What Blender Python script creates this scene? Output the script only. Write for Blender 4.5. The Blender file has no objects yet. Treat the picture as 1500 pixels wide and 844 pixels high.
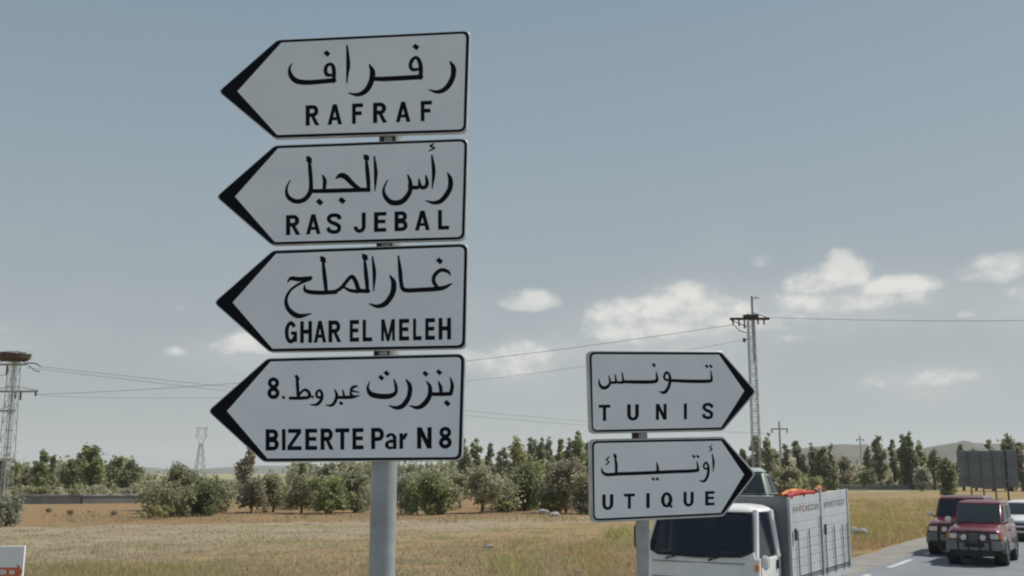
import bpy, math, random
import numpy as np
from mathutils import Vector, Matrix

R = math.radians
SC = bpy.context.scene
COL = SC.collection

# ------------------------------------------------------------------ camera
CAMH, PITCH, F = 2.5, R(10.24), 1500.0
cam = bpy.data.cameras.new('camera'); camo = bpy.data.objects.new('camera', cam); COL.objects.link(camo)
camo.location = (0, 0, CAMH); camo.rotation_euler = (R(90) + PITCH, 0, 0)
cam.sensor_width = 36; cam.lens = 36.0; cam.clip_start = 0.1; cam.clip_end = 20000
SC.camera = camo
SC.view_settings.view_transform = 'Standard'; SC.view_settings.look = 'None'
SC.view_settings.exposure = 0.12; SC.view_settings.gamma = 1.0
SC.cycles.pixel_filter_type = 'BLACKMAN_HARRIS'; SC.cycles.filter_width = 2.1
SC.cycles.use_denoising = True
SC.cycles.max_bounces = 6; SC.cycles.volume_bounces = 1; SC.cycles.transparent_max_bounces = 8
SC.render.resolution_x, SC.render.resolution_y = 1024, 576

CT, ST = math.cos(PITCH), math.sin(PITCH)
def ray(px, py):                       # direction through a point measured on the 1500 x 844 photograph
    u, v = (px - 750) / F, (422 - py) / F
    return Vector((u, CT - v * ST, ST + v * CT))
def atY(px, py, Y):                    # the place at distance Y seen there
    d = ray(px, py); return Vector((0, 0, CAMH)) + d * (Y / d.y)
def ground(px, py):
    d = ray(px, py); return Vector((0, 0, CAMH)) + d * (-CAMH / d.z)

# ------------------------------------------------------------------ light
SUN_EL, SUN_AZ = R(52), R(70)          # azimuth clockwise from the view direction
w = bpy.data.worlds.new('World'); SC.world = w; w.use_nodes = True
nt = w.node_tree; N = nt.nodes; Lk = nt.links; N.clear()
def wn(t, **k):
    n = N.new(t)
    for a, b in k.items(): setattr(n, a, b)
    return n
def wmath(op, a, b=None, c=None, clamp=False):
    n = wn('ShaderNodeMath', operation=op); n.use_clamp = clamp
    for i, x in enumerate((a, b, c)):
        if x is None: continue
        if isinstance(x, (int, float)): n.inputs[i].default_value = x
        else: Lk.new(x, n.inputs[i])
    return n.outputs[0]
def wdot(vec, const):
    n = wn('ShaderNodeVectorMath', operation='DOT_PRODUCT'); Lk.new(vec, n.inputs[0]); n.inputs[1].default_value = const
    return n.outputs['Value']
def wmix(fac, a, b, mode='MIX'):
    n = wn('ShaderNodeMix', data_type='RGBA', blend_type=mode)
    for i, x in ((0, fac), (6, a), (7, b)):
        if isinstance(x, (int, float)): n.inputs[i].default_value = x
        elif isinstance(x, tuple): n.inputs[i].default_value = x
        else: Lk.new(x, n.inputs[i])
    return n.outputs[2]
sky = wn('ShaderNodeTexSky', sky_type='NISHITA', sun_disc=False, sun_elevation=SUN_EL, sun_rotation=SUN_AZ,
         air_density=1.0, dust_density=2.2, ozone_density=1.0, altitude=0)
tc = wn('ShaderNodeTexCoord'); D = tc.outputs['Generated']
nz = wn('ShaderNodeTexNoise', noise_dimensions='3D'); nz.inputs['Scale'].default_value = 26; nz.inputs['Detail'].default_value = 7; nz.inputs['Roughness'].default_value = 0.56
mp = wn('ShaderNodeMapping'); mp.inputs['Scale'].default_value = (1, 1, 1.5); Lk.new(D, mp.inputs[0]); Lk.new(mp.outputs[0], nz.inputs['Vector'])
nfac = nz.outputs['Fac']
nz2 = wn('ShaderNodeTexNoise'); nz2.inputs['Scale'].default_value = 7; nz2.inputs['Detail'].default_value = 5; Lk.new(mp.outputs[0], nz2.inputs['Vector'])
sep = wn('ShaderNodeSeparateXYZ'); Lk.new(D, sep.inputs[0]); elev = sep.outputs['Z']
# cumulus along the horizon: (px, py, half width, half height, strength, flat base)
CLOUDS = [(772, 446, 44, 20, 1.0), (905, 463, 46, 24, .9), (1000, 455, 66, 36, 1.1), (950, 486, 120, 34, .62),
          (1240, 405, 34, 34, 1.1), (1205, 418, 46, 24, 1.0), (1305, 422, 60, 18, .95), (1240, 446, 120, 24, .62), (1080, 470, 130, 30, .5), (1475, 399, 56, 24, 1.0),
          (258, 517, 17, 10, .75), (365, 508, 48, 22, .9), (0, 487, 20, 9, .7), (1380, 557, 46, 15, .7), (1300, 562, 34, 12, .55),
          (740, 535, 80, 34, .5), (1112, 386, 42, 13, .5), (1417, 461, 15, 7, .6), (1165, 500, 48, 8, .45), (1560, 430, 60, 20, .9),
          (-90, 470, 60, 22, .9), (560, 470, 60, 18, .6), (1700, 395, 90, 30, 1.0), (275, 455, 18, 7, .45)]
CLOUDS = [(x, y, a * 1.04, b_ * 1.08, s_ * 1.04) for x, y, a, b_, s_ in CLOUDS]
total = None; litv = None
for (px, py, hw, hh, s) in CLOUDS:
    c = ray(px, py).normalized(); r_ = Vector((c.y, -c.x, 0)).normalized(); u_ = r_.cross(c).normalized()
    a = wdot(D, tuple(r_ * (F / hw))); b = wdot(D, tuple(u_ * (F / hh)))
    # vectors are nearly unit; the components of the cloud centre along r_ and u_ are zero by construction
    bb = wmath('MAXIMUM', b, wmath('MULTIPLY', b, -2.1))          # flatter base than top
    d2 = wmath('ADD', wmath('MULTIPLY', a, a), wmath('MULTIPLY', bb, bb))
    m = wmath('MULTIPLY', wmath('SUBTRACT', 1.0, wmath('MULTIPLY', d2, 0.6)), s)
    m = wmath('MAXIMUM', m, 0.0)
    f = wmath('GREATER_THAN', wdot(D, tuple(c)), 0.5)
    m = wmath('MULTIPLY', m, f)
    total = m if total is None else wmath('MAXIMUM', total, m)
    l = wmath('MULTIPLY', m, b); litv = l if litv is None else wmath('ADD', litv, l)
bg = wmath('MULTIPLY', wmath('MAXIMUM', wmath('SUBTRACT', nz2.outputs['Fac'], 0.50), 0.0), 1.6)  # thin veil everywhere low
elevmask = wmath('SUBTRACT', 1.0, wmath('MULTIPLY', wmath('ABSOLUTE', wmath('SUBTRACT', elev, 0.13)), 7.0), clamp=True)
dens = wmath('ADD', total, wmath('MULTIPLY', wmath('SUBTRACT', nfac, 0.52), 2.6))
mr = wn('ShaderNodeMapRange', interpolation_type='SMOOTHSTEP'); Lk.new(dens, mr.inputs[0]); mr.inputs[1].default_value = 0.10; mr.inputs[2].default_value = 1.10
hasc = wn('ShaderNodeMapRange', interpolation_type='SMOOTHSTEP'); Lk.new(total, hasc.inputs[0]); hasc.inputs[1].default_value = 0.02; hasc.inputs[2].default_value = 0.30
cl = wmath('MULTIPLY', wmath('MULTIPLY', mr.outputs[0], hasc.outputs[0]), 0.80)
veil = wmath('MULTIPLY', wmath('MULTIPLY', bg, elevmask), 0.55)
soft = None      # thin bright haze banks below and between the cumulus
for (px, py, hw, hh, s) in [(970, 492, 190, 62, .50), (1235, 448, 190, 48, .42), (740, 540, 120, 48, .34), (1370, 560, 130, 34, .30), (330, 520, 110, 34, .28), (1600, 440, 150, 50, .4), (-60, 500, 130, 40, .35)]:
    c = ray(px, py).normalized(); r_ = Vector((c.y, -c.x, 0)).normalized(); u_ = r_.cross(c).normalized()
    a = wdot(D, tuple(r_ * (F / hw))); b = wdot(D, tuple(u_ * (F / hh)))
    e = wmath('MULTIPLY', wmath('POWER', 2.718, wmath('MULTIPLY', wmath('ADD', wmath('MULTIPLY', a, a), wmath('MULTIPLY', b, b)), -1.6)), s)
    e = wmath('MULTIPLY', e, wmath('GREATER_THAN', wdot(D, tuple(c)), 0.5)); soft = e if soft is None else wmath('ADD', soft, e)
soft = wmath('MULTIPLY', soft, wmath('ADD', wmath('MULTIPLY', nz2.outputs['Fac'], 1.3), 0.25))
cfac = wmath('ADD', wmath('ADD', cl, veil), soft, clamp=True)
hsv = wn('ShaderNodeHueSaturation'); hsv.inputs['Saturation'].default_value = 0.5; hsv.inputs['Value'].default_value = 0.92; Lk.new(sky.outputs[0], hsv.inputs['Color'])
# grey summer haze lying over the horizon
hz = wn('ShaderNodeMapRange'); Lk.new(wmath('ABSOLUTE', elev), hz.inputs[0]); hz.inputs[1].default_value = 0.0; hz.inputs[2].default_value = 0.45; hz.inputs[3].default_value = 0.95; hz.inputs[4].default_value = 0.82
hg = wn('ShaderNodeMapRange'); Lk.new(wmath('ABSOLUTE', elev), hg.inputs[0]); hg.inputs[2].default_value = 0.45
hcol = wmix(hg.outputs[0], (4.15, 4.50, 4.56, 1), (2.05, 2.98, 3.80, 1))
skyc = wmix(hz.outputs[0], hsv.outputs[0], hcol)
lit = wn('ShaderNodeMapRange'); Lk.new(wmath('ADD', wmath('ADD', litv, wmath('MULTIPLY', cl, .35)), wmath('MULTIPLY', wmath('SUBTRACT', nfac, 0.5), 2.2)), lit.inputs[0]); lit.inputs[1].default_value = -0.5; lit.inputs[2].default_value = 0.8
cc = wmix(lit.outputs[0], (5.3, 5.5, 5.55, 1), (7.5, 7.4, 7.1, 1))
out = wmix(cfac, skyc, cc)
bgn = wn('ShaderNodeBackground'); bgn.inputs['Strength'].default_value = 0.093; Lk.new(out, bgn.inputs[0])
wo = wn('ShaderNodeOutputWorld'); Lk.new(bgn.outputs[0], wo.inputs[0])
w.cycles.sampling_method = 'MANUAL'; w.cycles.sample_map_resolution = 512

sun = bpy.data.lights.new('sun', 'SUN'); so = bpy.data.objects.new('sun', sun); COL.objects.link(so)
sun.energy = 4.2; sun.angle = R(0.6); sun.color = (1.0, 0.955, 0.88)
sd = Vector((math.sin(SUN_AZ) * math.cos(SUN_EL), math.cos(SUN_AZ) * math.cos(SUN_EL), math.sin(SUN_EL)))
so.rotation_euler = sd.to_track_quat('Z', 'Y').to_euler(); so.location = (30, 10, 60)

# ------------------------------------------------------------------ materials
def mat(name, c1, c2=None, rough=0.6, metal=0.0, scale=5.0, bump=0.0, bscale=None, detail=4, spec=0.4, coat=0.0, contrast=(0.35, 0.65), world=False, alpha=None, trans=None, tfac=.35):
    m = bpy.data.materials.new(name); m.use_nodes = True; t = m.node_tree; b = t.nodes['Principled BSDF']
    b.inputs['Roughness'].default_value = rough; b.inputs['Metallic'].default_value = metal
    b.inputs['Specular IOR Level'].default_value = spec; b.inputs['Coat Weight'].default_value = coat; b.inputs['Coat Roughness'].default_value = 0.08
    b.inputs['Base Color'].default_value = (*c1, 1)
    geo = t.nodes.new('ShaderNodeNewGeometry') if world else t.nodes.new('ShaderNodeTexCoord')
    vec = geo.outputs['Position'] if world else geo.outputs['Object']
    if c2 is not None:
        n = t.nodes.new('ShaderNodeTexNoise'); n.inputs['Scale'].default_value = scale; n.inputs['Detail'].default_value = detail
        t.links.new(vec, n.inputs['Vector'])
        r = t.nodes.new('ShaderNodeValToRGB'); r.color_ramp.elements[0].position, r.color_ramp.elements[1].position = contrast
        r.color_ramp.elements[0].color = (*c1, 1); r.color_ramp.elements[1].color = (*c2, 1)
        t.links.new(n.outputs['Fac'], r.inputs['Fac']); t.links.new(r.outputs['Color'], b.inputs['Base Color'])
    if bump:
        n2 = t.nodes.new('ShaderNodeTexNoise'); n2.inputs['Scale'].default_value = bscale or scale * 3; n2.inputs['Detail'].default_value = 5
        t.links.new(vec, n2.inputs['Vector'])
        bp = t.nodes.new('ShaderNodeBump'); bp.inputs['Strength'].default_value = bump; bp.inputs['Distance'].default_value = 0.05
        t.links.new(n2.outputs['Fac'], bp.inputs['Height']); t.links.new(bp.outputs['Normal'], b.inputs['Normal'])
    if trans:
        tb = t.nodes.new('ShaderNodeBsdfTranslucent'); tb.inputs[0].default_value = (*trans, 1)
        ms = t.nodes.new('ShaderNodeMixShader'); ms.inputs[0].default_value = tfac
        o = t.nodes['Material Output']; t.links.new(b.outputs[0], ms.inputs[1]); t.links.new(tb.outputs[0], ms.inputs[2]); t.links.new(ms.outputs[0], o.inputs[0])
    return m
def glass(name, tint, alpha=0.75, rough=0.05):
    m = bpy.data.materials.new(name); m.use_nodes = True; b = m.node_tree.nodes['Principled BSDF']
    b.inputs['Base Color'].default_value = (*tint, 1); b.inputs['Roughness'].default_value = rough
    b.inputs['Specular IOR Level'].default_value = 0.6; b.inputs['Alpha'].default_value = alpha
    return m
M = {
 'face': mat('sign_face', (.77, .80, .815), (.83, .85, .86), .38, scale=3.2, spec=.45, detail=9, contrast=(.38, .60), bump=.02, bscale=3),
 'alu': mat('sign_aluminium', (.55, .56, .55), (.42, .43, .42), .45, .35, scale=6),
 'black': mat('sign_black', (.006, .007, .012), None, .75, spec=.12),
 'galv': mat('galvanised_steel', (.40, .42, .43), (.29, .305, .315), .38, .3, scale=7, bump=.05, contrast=(.3, .7)),
 'bracket': mat('rusty_bracket', (.045, .028, .022), (.11, .07, .045), .7, .2, scale=30),
 'board': mat('board_white', (.80, .82, .82), (.74, .76, .76), .5, scale=3),
 'orange': mat('arrow_orange', (.62, .15, .06), (.52, .13, .07), .6, scale=12),
 'asphalt': mat('asphalt', (.155, .165, .185), (.195, .205, .225), .8, scale=.7, bump=.3, bscale=40, world=True),
 'shoulder': mat('shoulder_gravel', (.27, .25, .225), (.20, .185, .17), .95, scale=1.4, bump=.6, bscale=14, world=True),
 'paint': mat('road_paint', (.62, .62, .60), (.40, .40, .39), .7, scale=5, world=True, contrast=(.3, .6)),
 'concrete': mat('concrete', (.40, .40, .38), (.20, .205, .20), .9, scale=1.2, bump=.3, bscale=8, world=True),
 'concrete_dark': mat('concrete_dark', (.19, .195, .195), (.27, .27, .26), .9, scale=.9, bump=.3, bscale=6, world=True),
 'wood': mat('dead_wood', (.13, .09, .06), (.07, .05, .035), .9, scale=9, bump=.4),
 'steel': mat('pylon_steel', (.33, .34, .335), (.45, .46, .45), .55, .4, scale=4),
 'insul': mat('insulator', (.05, .05, .045), (.09, .06, .04), .3),
 'wire': mat('wire_metal', (.20, .21, .215), None, .6, .3),
 'nest': mat('nest_sticks', (.13, .085, .045), (.035, .025, .018), .95, scale=6),
 'tyre': mat('tyre_rubber', (.018, .018, .02), (.035, .034, .033), .85, scale=12),
 'rim': mat('wheel_rim', (.45, .46, .47), (.30, .30, .31), .35, .7, scale=8),
 'maroon': mat('maroon_paint', (.135, .018, .029), (.17, .032, .043), .34, .05, scale=3, coat=.8),
 'silver': mat('silver_cladding', (.26, .255, .25), (.17, .17, .165), .4, .4, scale=5),
 'white': mat('white_paint', (.80, .80, .79), (.70, .70, .68), .35, scale=2.5, coat=.35),
 'palegreen': mat('pale_green_paint', (.34, .40, .35), (.42, .46, .42), .4, scale=3, coat=.3),
 'dark': mat('black_plastic', (.02, .02, .022), (.035, .035, .035), .55, scale=8),
 'glass': glass('window_glass', (.006, .014, .030), .60),
 'glasslight': glass('pale_glass', (.05, .07, .07), .80),
 'lamp': mat('lamp_lens', (.75, .76, .76), None, .12, .3, spec=.8),
 'amber': mat('amber_lens', (.75, .25, .03), None, .25),
 'bed': mat('bed_aluminium', (.47, .50, .52), (.41, .44, .455), .55, .05, scale=3, bump=.04),
 'bedgrey': mat('headboard_grey', (.16, .165, .175), (.20, .20, .21), .6, .2, scale=4),
 'red': mat('red_tarp', (.42, .05, .035), (.30, .03, .03), .8, scale=6, bump=.5),
 'tarp': mat('orange_tarp', (.66, .24, .06), (.5, .2, .07), .8, scale=6, bump=.5),
 'bluecloth': mat('blue_cloth', (.03, .045, .12), (.06, .07, .12), .8, scale=9),
 'cloth': mat('seat_cloth', (.16, .15, .14), (.09, .09, .10), .9, scale=6),
 'seatpale': mat('seat_fabric', (.22, .25, .25), (.12, .14, .16), .9, scale=6),
 'faded': mat('faded_dark_print', (.10, .09, .10), (.20, .18, .18), .8, scale=20),
 'fadedred': mat('faded_red_print', (.32, .09, .09), (.26, .12, .12), .8, scale=20),
 'redcloth': mat('red_cloth', (.35, .06, .05), None, .9),
 'greencloth': mat('green_cloth', (.20, .30, .16), None, .9),
 'panelback': mat('panel_back', (.15, .165, .175), (.19, .20, .205), .7, .2, scale=1.5),
 'hutwall': mat('hut_plaster', (.62, .60, .55), (.5, .48, .44), .9, scale=3),
}
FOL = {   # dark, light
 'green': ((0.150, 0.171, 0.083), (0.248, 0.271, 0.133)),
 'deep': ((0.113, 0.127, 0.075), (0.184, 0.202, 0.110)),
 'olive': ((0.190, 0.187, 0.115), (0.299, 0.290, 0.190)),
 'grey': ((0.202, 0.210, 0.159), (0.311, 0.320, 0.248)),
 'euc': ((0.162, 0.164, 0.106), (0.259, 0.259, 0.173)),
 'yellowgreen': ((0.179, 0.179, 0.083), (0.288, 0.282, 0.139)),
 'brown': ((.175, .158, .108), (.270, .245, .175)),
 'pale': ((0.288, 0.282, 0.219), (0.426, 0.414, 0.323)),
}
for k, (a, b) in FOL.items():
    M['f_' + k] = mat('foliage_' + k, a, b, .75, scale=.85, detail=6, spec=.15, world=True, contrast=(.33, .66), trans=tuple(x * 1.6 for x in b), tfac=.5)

# ------------------------------------------------------------------ object helpers
def tag(o, label=None, cat=None, group=None, kind=None):
    if label: o['label'] = label
    if cat: o['category'] = cat
    if group: o['group'] = group
    if kind: o['kind'] = kind
    return o
def empty(name, loc=(0, 0, 0), rz=0.0):
    o = bpy.data.objects.new(name, None); COL.objects.link(o); o.location = loc; o.rotation_euler = (0, 0, rz); o.empty_display_size = .3
    return o
class MB:
    def __init__(s): s.v = []; s.f = []
    def add(s, vs, fs):
        k = len(s.v); s.v += [tuple(x) for x in vs]; s.f += [tuple(i + k for i in f) for f in fs]
    def box(s, a, b):
        x0, y0, z0 = (min(a[i], b[i]) for i in range(3)); x1, y1, z1 = (max(a[i], b[i]) for i in range(3))
        s.add([(x0, y0, z0), (x1, y0, z0), (x1, y1, z0), (x0, y1, z0), (x0, y0, z1), (x1, y0, z1), (x1, y1, z1), (x0, y1, z1)],
              [(0, 3, 2, 1), (4, 5, 6, 7), (0, 1, 5, 4), (1, 2, 6, 5), (2, 3, 7, 6), (3, 0, 4, 7)])
    def hexa(s, p):    # 8 points, bottom ring then top ring
        s.add(p, [(0, 3, 2, 1), (4, 5, 6, 7), (0, 1, 5, 4), (1, 2, 6, 5), (2, 3, 7, 6), (3, 0, 4, 7)])
    def tube(s, pts, rad, n=8, cap=True):
        pts = [Vector(p) for p in pts]; rr = rad if isinstance(rad, (list, tuple)) else [rad] * len(pts)
        rings = []; prev = None
        for i, p in enumerate(pts):
            t = (pts[min(i + 1, len(pts) - 1)] - pts[max(i - 1, 0)]).normalized()
            a = t.orthogonal().normalized() if prev is None else (prev - t * prev.dot(t)).normalized()
            prev = a; b = t.cross(a)
            rings.append([p + (a * math.cos(2 * math.pi * k / n) + b * math.sin(2 * math.pi * k / n)) * rr[i] for k in range(n)])
        vs = [q for r in rings for q in r]; fs = []
        for i in range(len(pts) - 1):
            for k in range(n): fs.append((i * n + k, i * n + (k + 1) % n, (i + 1) * n + (k + 1) % n, (i + 1) * n + k))
        if cap: fs.append(tuple(range(n - 1, -1, -1))); fs.append(tuple((len(pts) - 1) * n + k for k in range(n)))
        s.add(vs, fs)
    def prism(s, poly, fn, t0, t1):     # poly of (a,b); fn(a,b,t) -> xyz
        n = len(poly); vs = [fn(a, b, t0) for a, b in poly] + [fn(a, b, t1) for a, b in poly]
        s.add(vs, [tuple(range(n)), tuple(range(2 * n - 1, n - 1, -1))] + [(i, i + n, (i + 1) % n + n, (i + 1) % n) for i in range(n)])
    def obj(s, name, m, parent=None, smooth=False, bevel=0.0, seg=2, fixn=True):
        me = bpy.data.meshes.new(name); me.from_pydata(s.v, [], s.f); me.update()
        if fixn:
            import bmesh
            bm = bmesh.new(); bm.from_mesh(me); bmesh.ops.recalc_face_normals(bm, faces=bm.faces)
            if bevel: bmesh.ops.bevel(bm, geom=[e for e in bm.edges if len(e.link_faces) == 2 and e.calc_face_angle(0) > .35], offset=bevel, segments=seg, affect='EDGES', clamp_overlap=True)
            bm.to_mesh(me); bm.free()
        for x in (m if isinstance(m, list) else [m]): me.materials.append(x)
        if smooth:
            me.polygons.foreach_set('use_smooth', [True] * len(me.polygons)); me.set_sharp_from_angle(angle=R(38))
        o = bpy.data.objects.new(name, me); COL.objects.link(o); o.parent = parent
        return o
def simple(name, m, parent, build, **k):
    b = MB(); build(b); return b.obj(name, m, parent, **k)
def cr(pts, n=5):   # Catmull-Rom through points of any dimension
    P = [np.array(p, float) for p in pts]; P = [2 * P[0] - P[1]] + P + [2 * P[-1] - P[-2]]; out = []
    for i in range(1, len(P) - 2):
        for k in range(n):
            t = k / n; a, b, c, d = P[i - 1:i + 3]
            out.append(.5 * ((2 * b) + (c - a) * t + (2 * a - 5 * b + 4 * c - d) * t * t + (-a + 3 * b - 3 * c + d) * t ** 3))
    out.append(P[-2]); return out

# ------------------------------------------------------------------ ground, road, hills
ROADDIR = Vector((math.sin(R(31.5)), math.cos(R(31.5)), 0)); ROADSIDE = Vector((ROADDIR.y, -ROADDIR.x, 0))
E0 = Vector((10.5, 32.2, 0))           # a point on the left edge of the shoulder
def road_pt(s, t): return E0 + ROADDIR * s + ROADSIDE * t

def ground_material():
    m = bpy.data.materials.new('field_ground'); m.use_nodes = True; t = m.node_tree; b = t.nodes['Principled BSDF']; b.inputs['Roughness'].default_value = 1; b.inputs['Specular IOR Level'].default_value = .1
    g = t.nodes.new('ShaderNodeNewGeometry'); P = g.outputs['Position']
    def noise(scale, detail=6, sc=(1, 1, 1), rough=.55):
        mpn = t.nodes.new('ShaderNodeMapping'); mpn.inputs['Scale'].default_value = sc; t.links.new(P, mpn.inputs[0])
        n = t.nodes.new('ShaderNodeTexNoise'); n.inputs['Scale'].default_value = scale; n.inputs['Detail'].default_value = detail; n.inputs['Roughness'].default_value = rough
        t.links.new(mpn.outputs[0], n.inputs[0]); return n.outputs['Fac']
    def mth(op, a, b_, cl=False):
        n = t.nodes.new('ShaderNodeMath'); n.operation = op; n.use_clamp = cl
        for i, x in enumerate((a, b_)):
            if isinstance(x, (int, float)): n.inputs[i].default_value = x
            else: t.links.new(x, n.inputs[i])
        return n.outputs[0]
    def ramp(f, lo, hi):
        n = t.nodes.new('ShaderNodeMapRange'); n.interpolation_type = 'SMOOTHSTEP'; t.links.new(f, n.inputs[0]); n.inputs[1].default_value = lo; n.inputs[2].default_value = hi; return n.outputs[0]
    def mix(f, a, c):
        n = t.nodes.new('ShaderNodeMix'); n.data_type = 'RGBA'; t.links.new(f, n.inputs[0])
        for i, x in ((6, a), (7, c)):
            if isinstance(x, tuple): n.inputs[i].default_value = (*x, 1)
            else: t.links.new(x, n.inputs[i])
        return n.outputs[2]
    def line(nx, ny, d):
        n = t.nodes.new('ShaderNodeVectorMath'); n.operation = 'DOT_PRODUCT'; t.links.new(P, n.inputs[0]); n.inputs[1].default_value = (nx, ny, 0); return mth('SUBTRACT', n.outputs['Value'], d)
    fine = noise(2.6, 8, rough=.65); mid = noise(.32, 5, (1, .7, 1)); big = noise(.075, 4)
    straw = mix(ramp(fine, .30, .70), (.290, .235, .162), (.370, .308, .222))
    straw = mix(ramp(mid, .42, .70), straw, (.290, .228, .155))
    straw = mix(ramp(noise(.9, 6, (.8, 1, 1), .7), .54, .66), straw, (.205, .165, .110))
    straw = mix(ramp(noise(.16, 5, (1, .5, 1)), .56, .66), straw, (.355, .285, .215))
    straw = mix(ramp(noise(.21, 4, (.6, 1.3, 1)), .57, .68), straw, (.235, .225, .100))           # greener weeds
    red = mix(ramp(fine, .3, .7), (.225, .142, .078), (.310, .212, .118))
    red = mix(ramp(mid, .50, .68), red, (.235, .180, .090))
    far = mix(ramp(mid, .35, .7), (.34, .30, .17), (.22, .22, .11))
    verge = mix(ramp(fine, .3, .7), (.280, .185, .090), (.350, .260, .145))
    verge = mix(ramp(noise(.45, 5), .50, .64), verge, (.175, .165, .068))
    # boundary between mown field and red soil: from (-23,49) to (4.3,60)
    nx, ny = -11.0, 27.3; L = math.hypot(nx, ny); nx /= L; ny /= L; d = nx * -23 + ny * 49
    wob = mth('MULTIPLY', mth('SUBTRACT', mid, .5), 5.0)
    c = mix(ramp(mth('ADD', line(nx, ny, d), wob), -0.8, 1.2), straw, red)
    c = mix(ramp(line(nx, ny, d + 52), -8, 14), c, far)
    # rough orange grass near the road
    s = line(ROADSIDE.x, ROADSIDE.y, ROADSIDE.dot(E0) - 19)
    verge = mix(ramp(noise(.8, 6, rough=.7), .55, .68), verge, (.20, .125, .065))
    c = mix(ramp(mth('ADD', s, mth('MULTIPLY', wob, 1.2)), -3, 5), c, verge)
    t.links.new(c, b.inputs['Base Color'])
    bp = t.nodes.new('ShaderNodeBump'); bp.inputs['Strength'].default_value = .9; bp.inputs['Distance'].default_value = .12
    t.links.new(noise(5, 9, rough=.7), bp.inputs['Height']); t.links.new(bp.outputs[0], b.inputs['Normal'])
    return m
g = MB()
xs = [-4200, -600, -120, -40, 0, 40, 120, 600, 4200]; ys = [-2200, -600, -60, 20, 60, 120, 600, 4600]
vs = [(x, y, 0) for y in ys for x in xs]; nxs = len(xs)
g.add(vs, [(j * nxs + i, j * nxs + i + 1, (j + 1) * nxs + i + 1, (j + 1) * nxs + i) for j in range(len(ys) - 1) for i in range(nxs - 1)])
tag(g.obj('ground', ground_material(), fixn=False), kind='structure')
def strip(name, t0, t1, z, m, s0=-300, s1=1500, seed=0, jit=0.0):
    rnd = random.Random(seed); b = MB(); n = 150; vs = []
    for i in range(n + 1):
        s = s0 + (s1 - s0) * i / n if not jit else s0 + (s1 - s0) * (i / n)
        a = road_pt(s, t0 + rnd.uniform(-jit, jit)); c = road_pt(s, t1); vs += [(a.x, a.y, z), (c.x, c.y, z)]
    b.add(vs, [(2 * i, 2 * i + 1, 2 * i + 3, 2 * i + 2) for i in range(n)])
    return tag(b.obj(name, m, fixn=False), kind='structure')
strip('road_shoulder', 0.0, 1.5, .008, M['shoulder'], -60, 240, 3, .16)
strip('road', 1.35, 16.5, .012, M['asphalt'])
b = MB()
s = -40.0
while s < 220:          # broken edge line
    p = [road_pt(s, 1.62), road_pt(s + 3, 1.62), road_pt(s + 3, 1.78), road_pt(s, 1.78)]
    b.add([(q.x, q.y, .016) for q in p], [(0, 3, 2, 1)]); s += 5.2
tag(b.obj('edge_line_marking', M['paint'], fixn=False), kind='structure')
b = MB()
s = -40.0
while s < 260:
    p = [road_pt(s, 5.25), road_pt(s + 3, 5.25), road_pt(s + 3, 5.39), road_pt(s, 5.39)]
    b.add([(q.x, q.y, .016) for q in p], [(0, 3, 2, 1)]); s += 13
tag(b.obj('centre_line_marking', M['paint'], fixn=False), kind='structure')

def hill_material():
    return mat('hill_scrub', (.070, .070, .055), (.135, .115, .095), 1, scale=.016, detail=9, spec=.05, world=True, contrast=(.38, .62))
def ridge(name, prof, Yc, depth, m, seed):
    rnd = random.Random(seed); pxs = np.linspace(prof[0][0], prof[-1][0], 260); ph = np.interp(pxs, [p[0] for p in prof], [p[1] for p in prof])
    vs = []; K = [(-1, 0), (-.75, .22), (-.5, .55), (-.25, .86), (0, 1), (.3, .8), (.65, .35), (1, 0)]
    off = [rnd.uniform(0, 9) for _ in range(6)]
    for i, px in enumerate(pxs):
        top = atY(px, ph[i], Yc); h = max(top.z, 1.0)
        for (k, f) in K:
            y = Yc + k * depth; wv = 1 + .10 * math.sin(px * .045 + k * 5 + off[0]) * (f < 1) + .06 * math.sin(px * .13 + k * 9 + off[1]) * (f < 1)
            vs.append((top.x * y / Yc, y, h * f * wv - (2 if f == 0 else 0)))
    n = len(K)
    b = MB(); b.add(vs, [(i * n + k, i * n + k + 1, (i + 1) * n + k + 1, (i + 1) * n + k) for i in range(259) for k in range(n - 1)])
    return tag(b.obj(name, m, smooth=True), kind='structure')
HM = hill_material()
ridge('hill_far', [(-900, 690), (-300, 686), (0, 688), (150, 687), (205, 684.5), (232, 685), (240, 688), (300, 687), (335, 684), (380, 682), (520, 684), (800, 683), (1000, 680), (1200, 672), (1500, 668), (2400, 672)], 3300, 600, HM, 1)
ridge('hill_near', [(980, 694), (1060, 678), (1100, 667), (1150, 659), (1200, 654), (1235, 650), (1262, 652), (1290, 657), (1330, 660), (1345, 658), (1370, 653), (1395, 649), (1415, 648), (1450, 650), (1500, 649), (1600, 647), (1800, 655), (2300, 672), (2500, 690)], 1700, 420, HM, 2)

# ------------------------------------------------------------------ lettering
def ell(cx, cy, rx, ry, tx, ty, a0, a1, n=12):
    q = []
    for i in range(n + 1):
        a = R(a0 + (a1 - a0) * i / n); q.append((cx + rx * math.cos(a), cy + ry * math.sin(a)))
    for i in range(n, -1, -1):
        a = R(a0 + (a1 - a0) * i / n); q.append((cx + (rx - tx) * math.cos(a), cy + (ry - ty) * math.sin(a)))
    return q
def rc(x0, y0, x1, y1): return [(x0, y0), (x1, y0), (x1, y1), (x0, y1)]
S, H = .31, .19
def bowl(x0, ytop, ybot, xr=1.0, t=S):   # right-hand bowl of R, P, B: a ring half plus two bars
    cy = (ytop + ybot) / 2; ry = (ytop - ybot) / 2; rx = .42 * (xr - 0) ; cx = xr - rx
    return [rc(x0, ytop - H, cx, ytop), rc(x0, ybot, cx, ybot + H), ell(cx, cy, rx, ry, t, H, -90, 90)]
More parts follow.
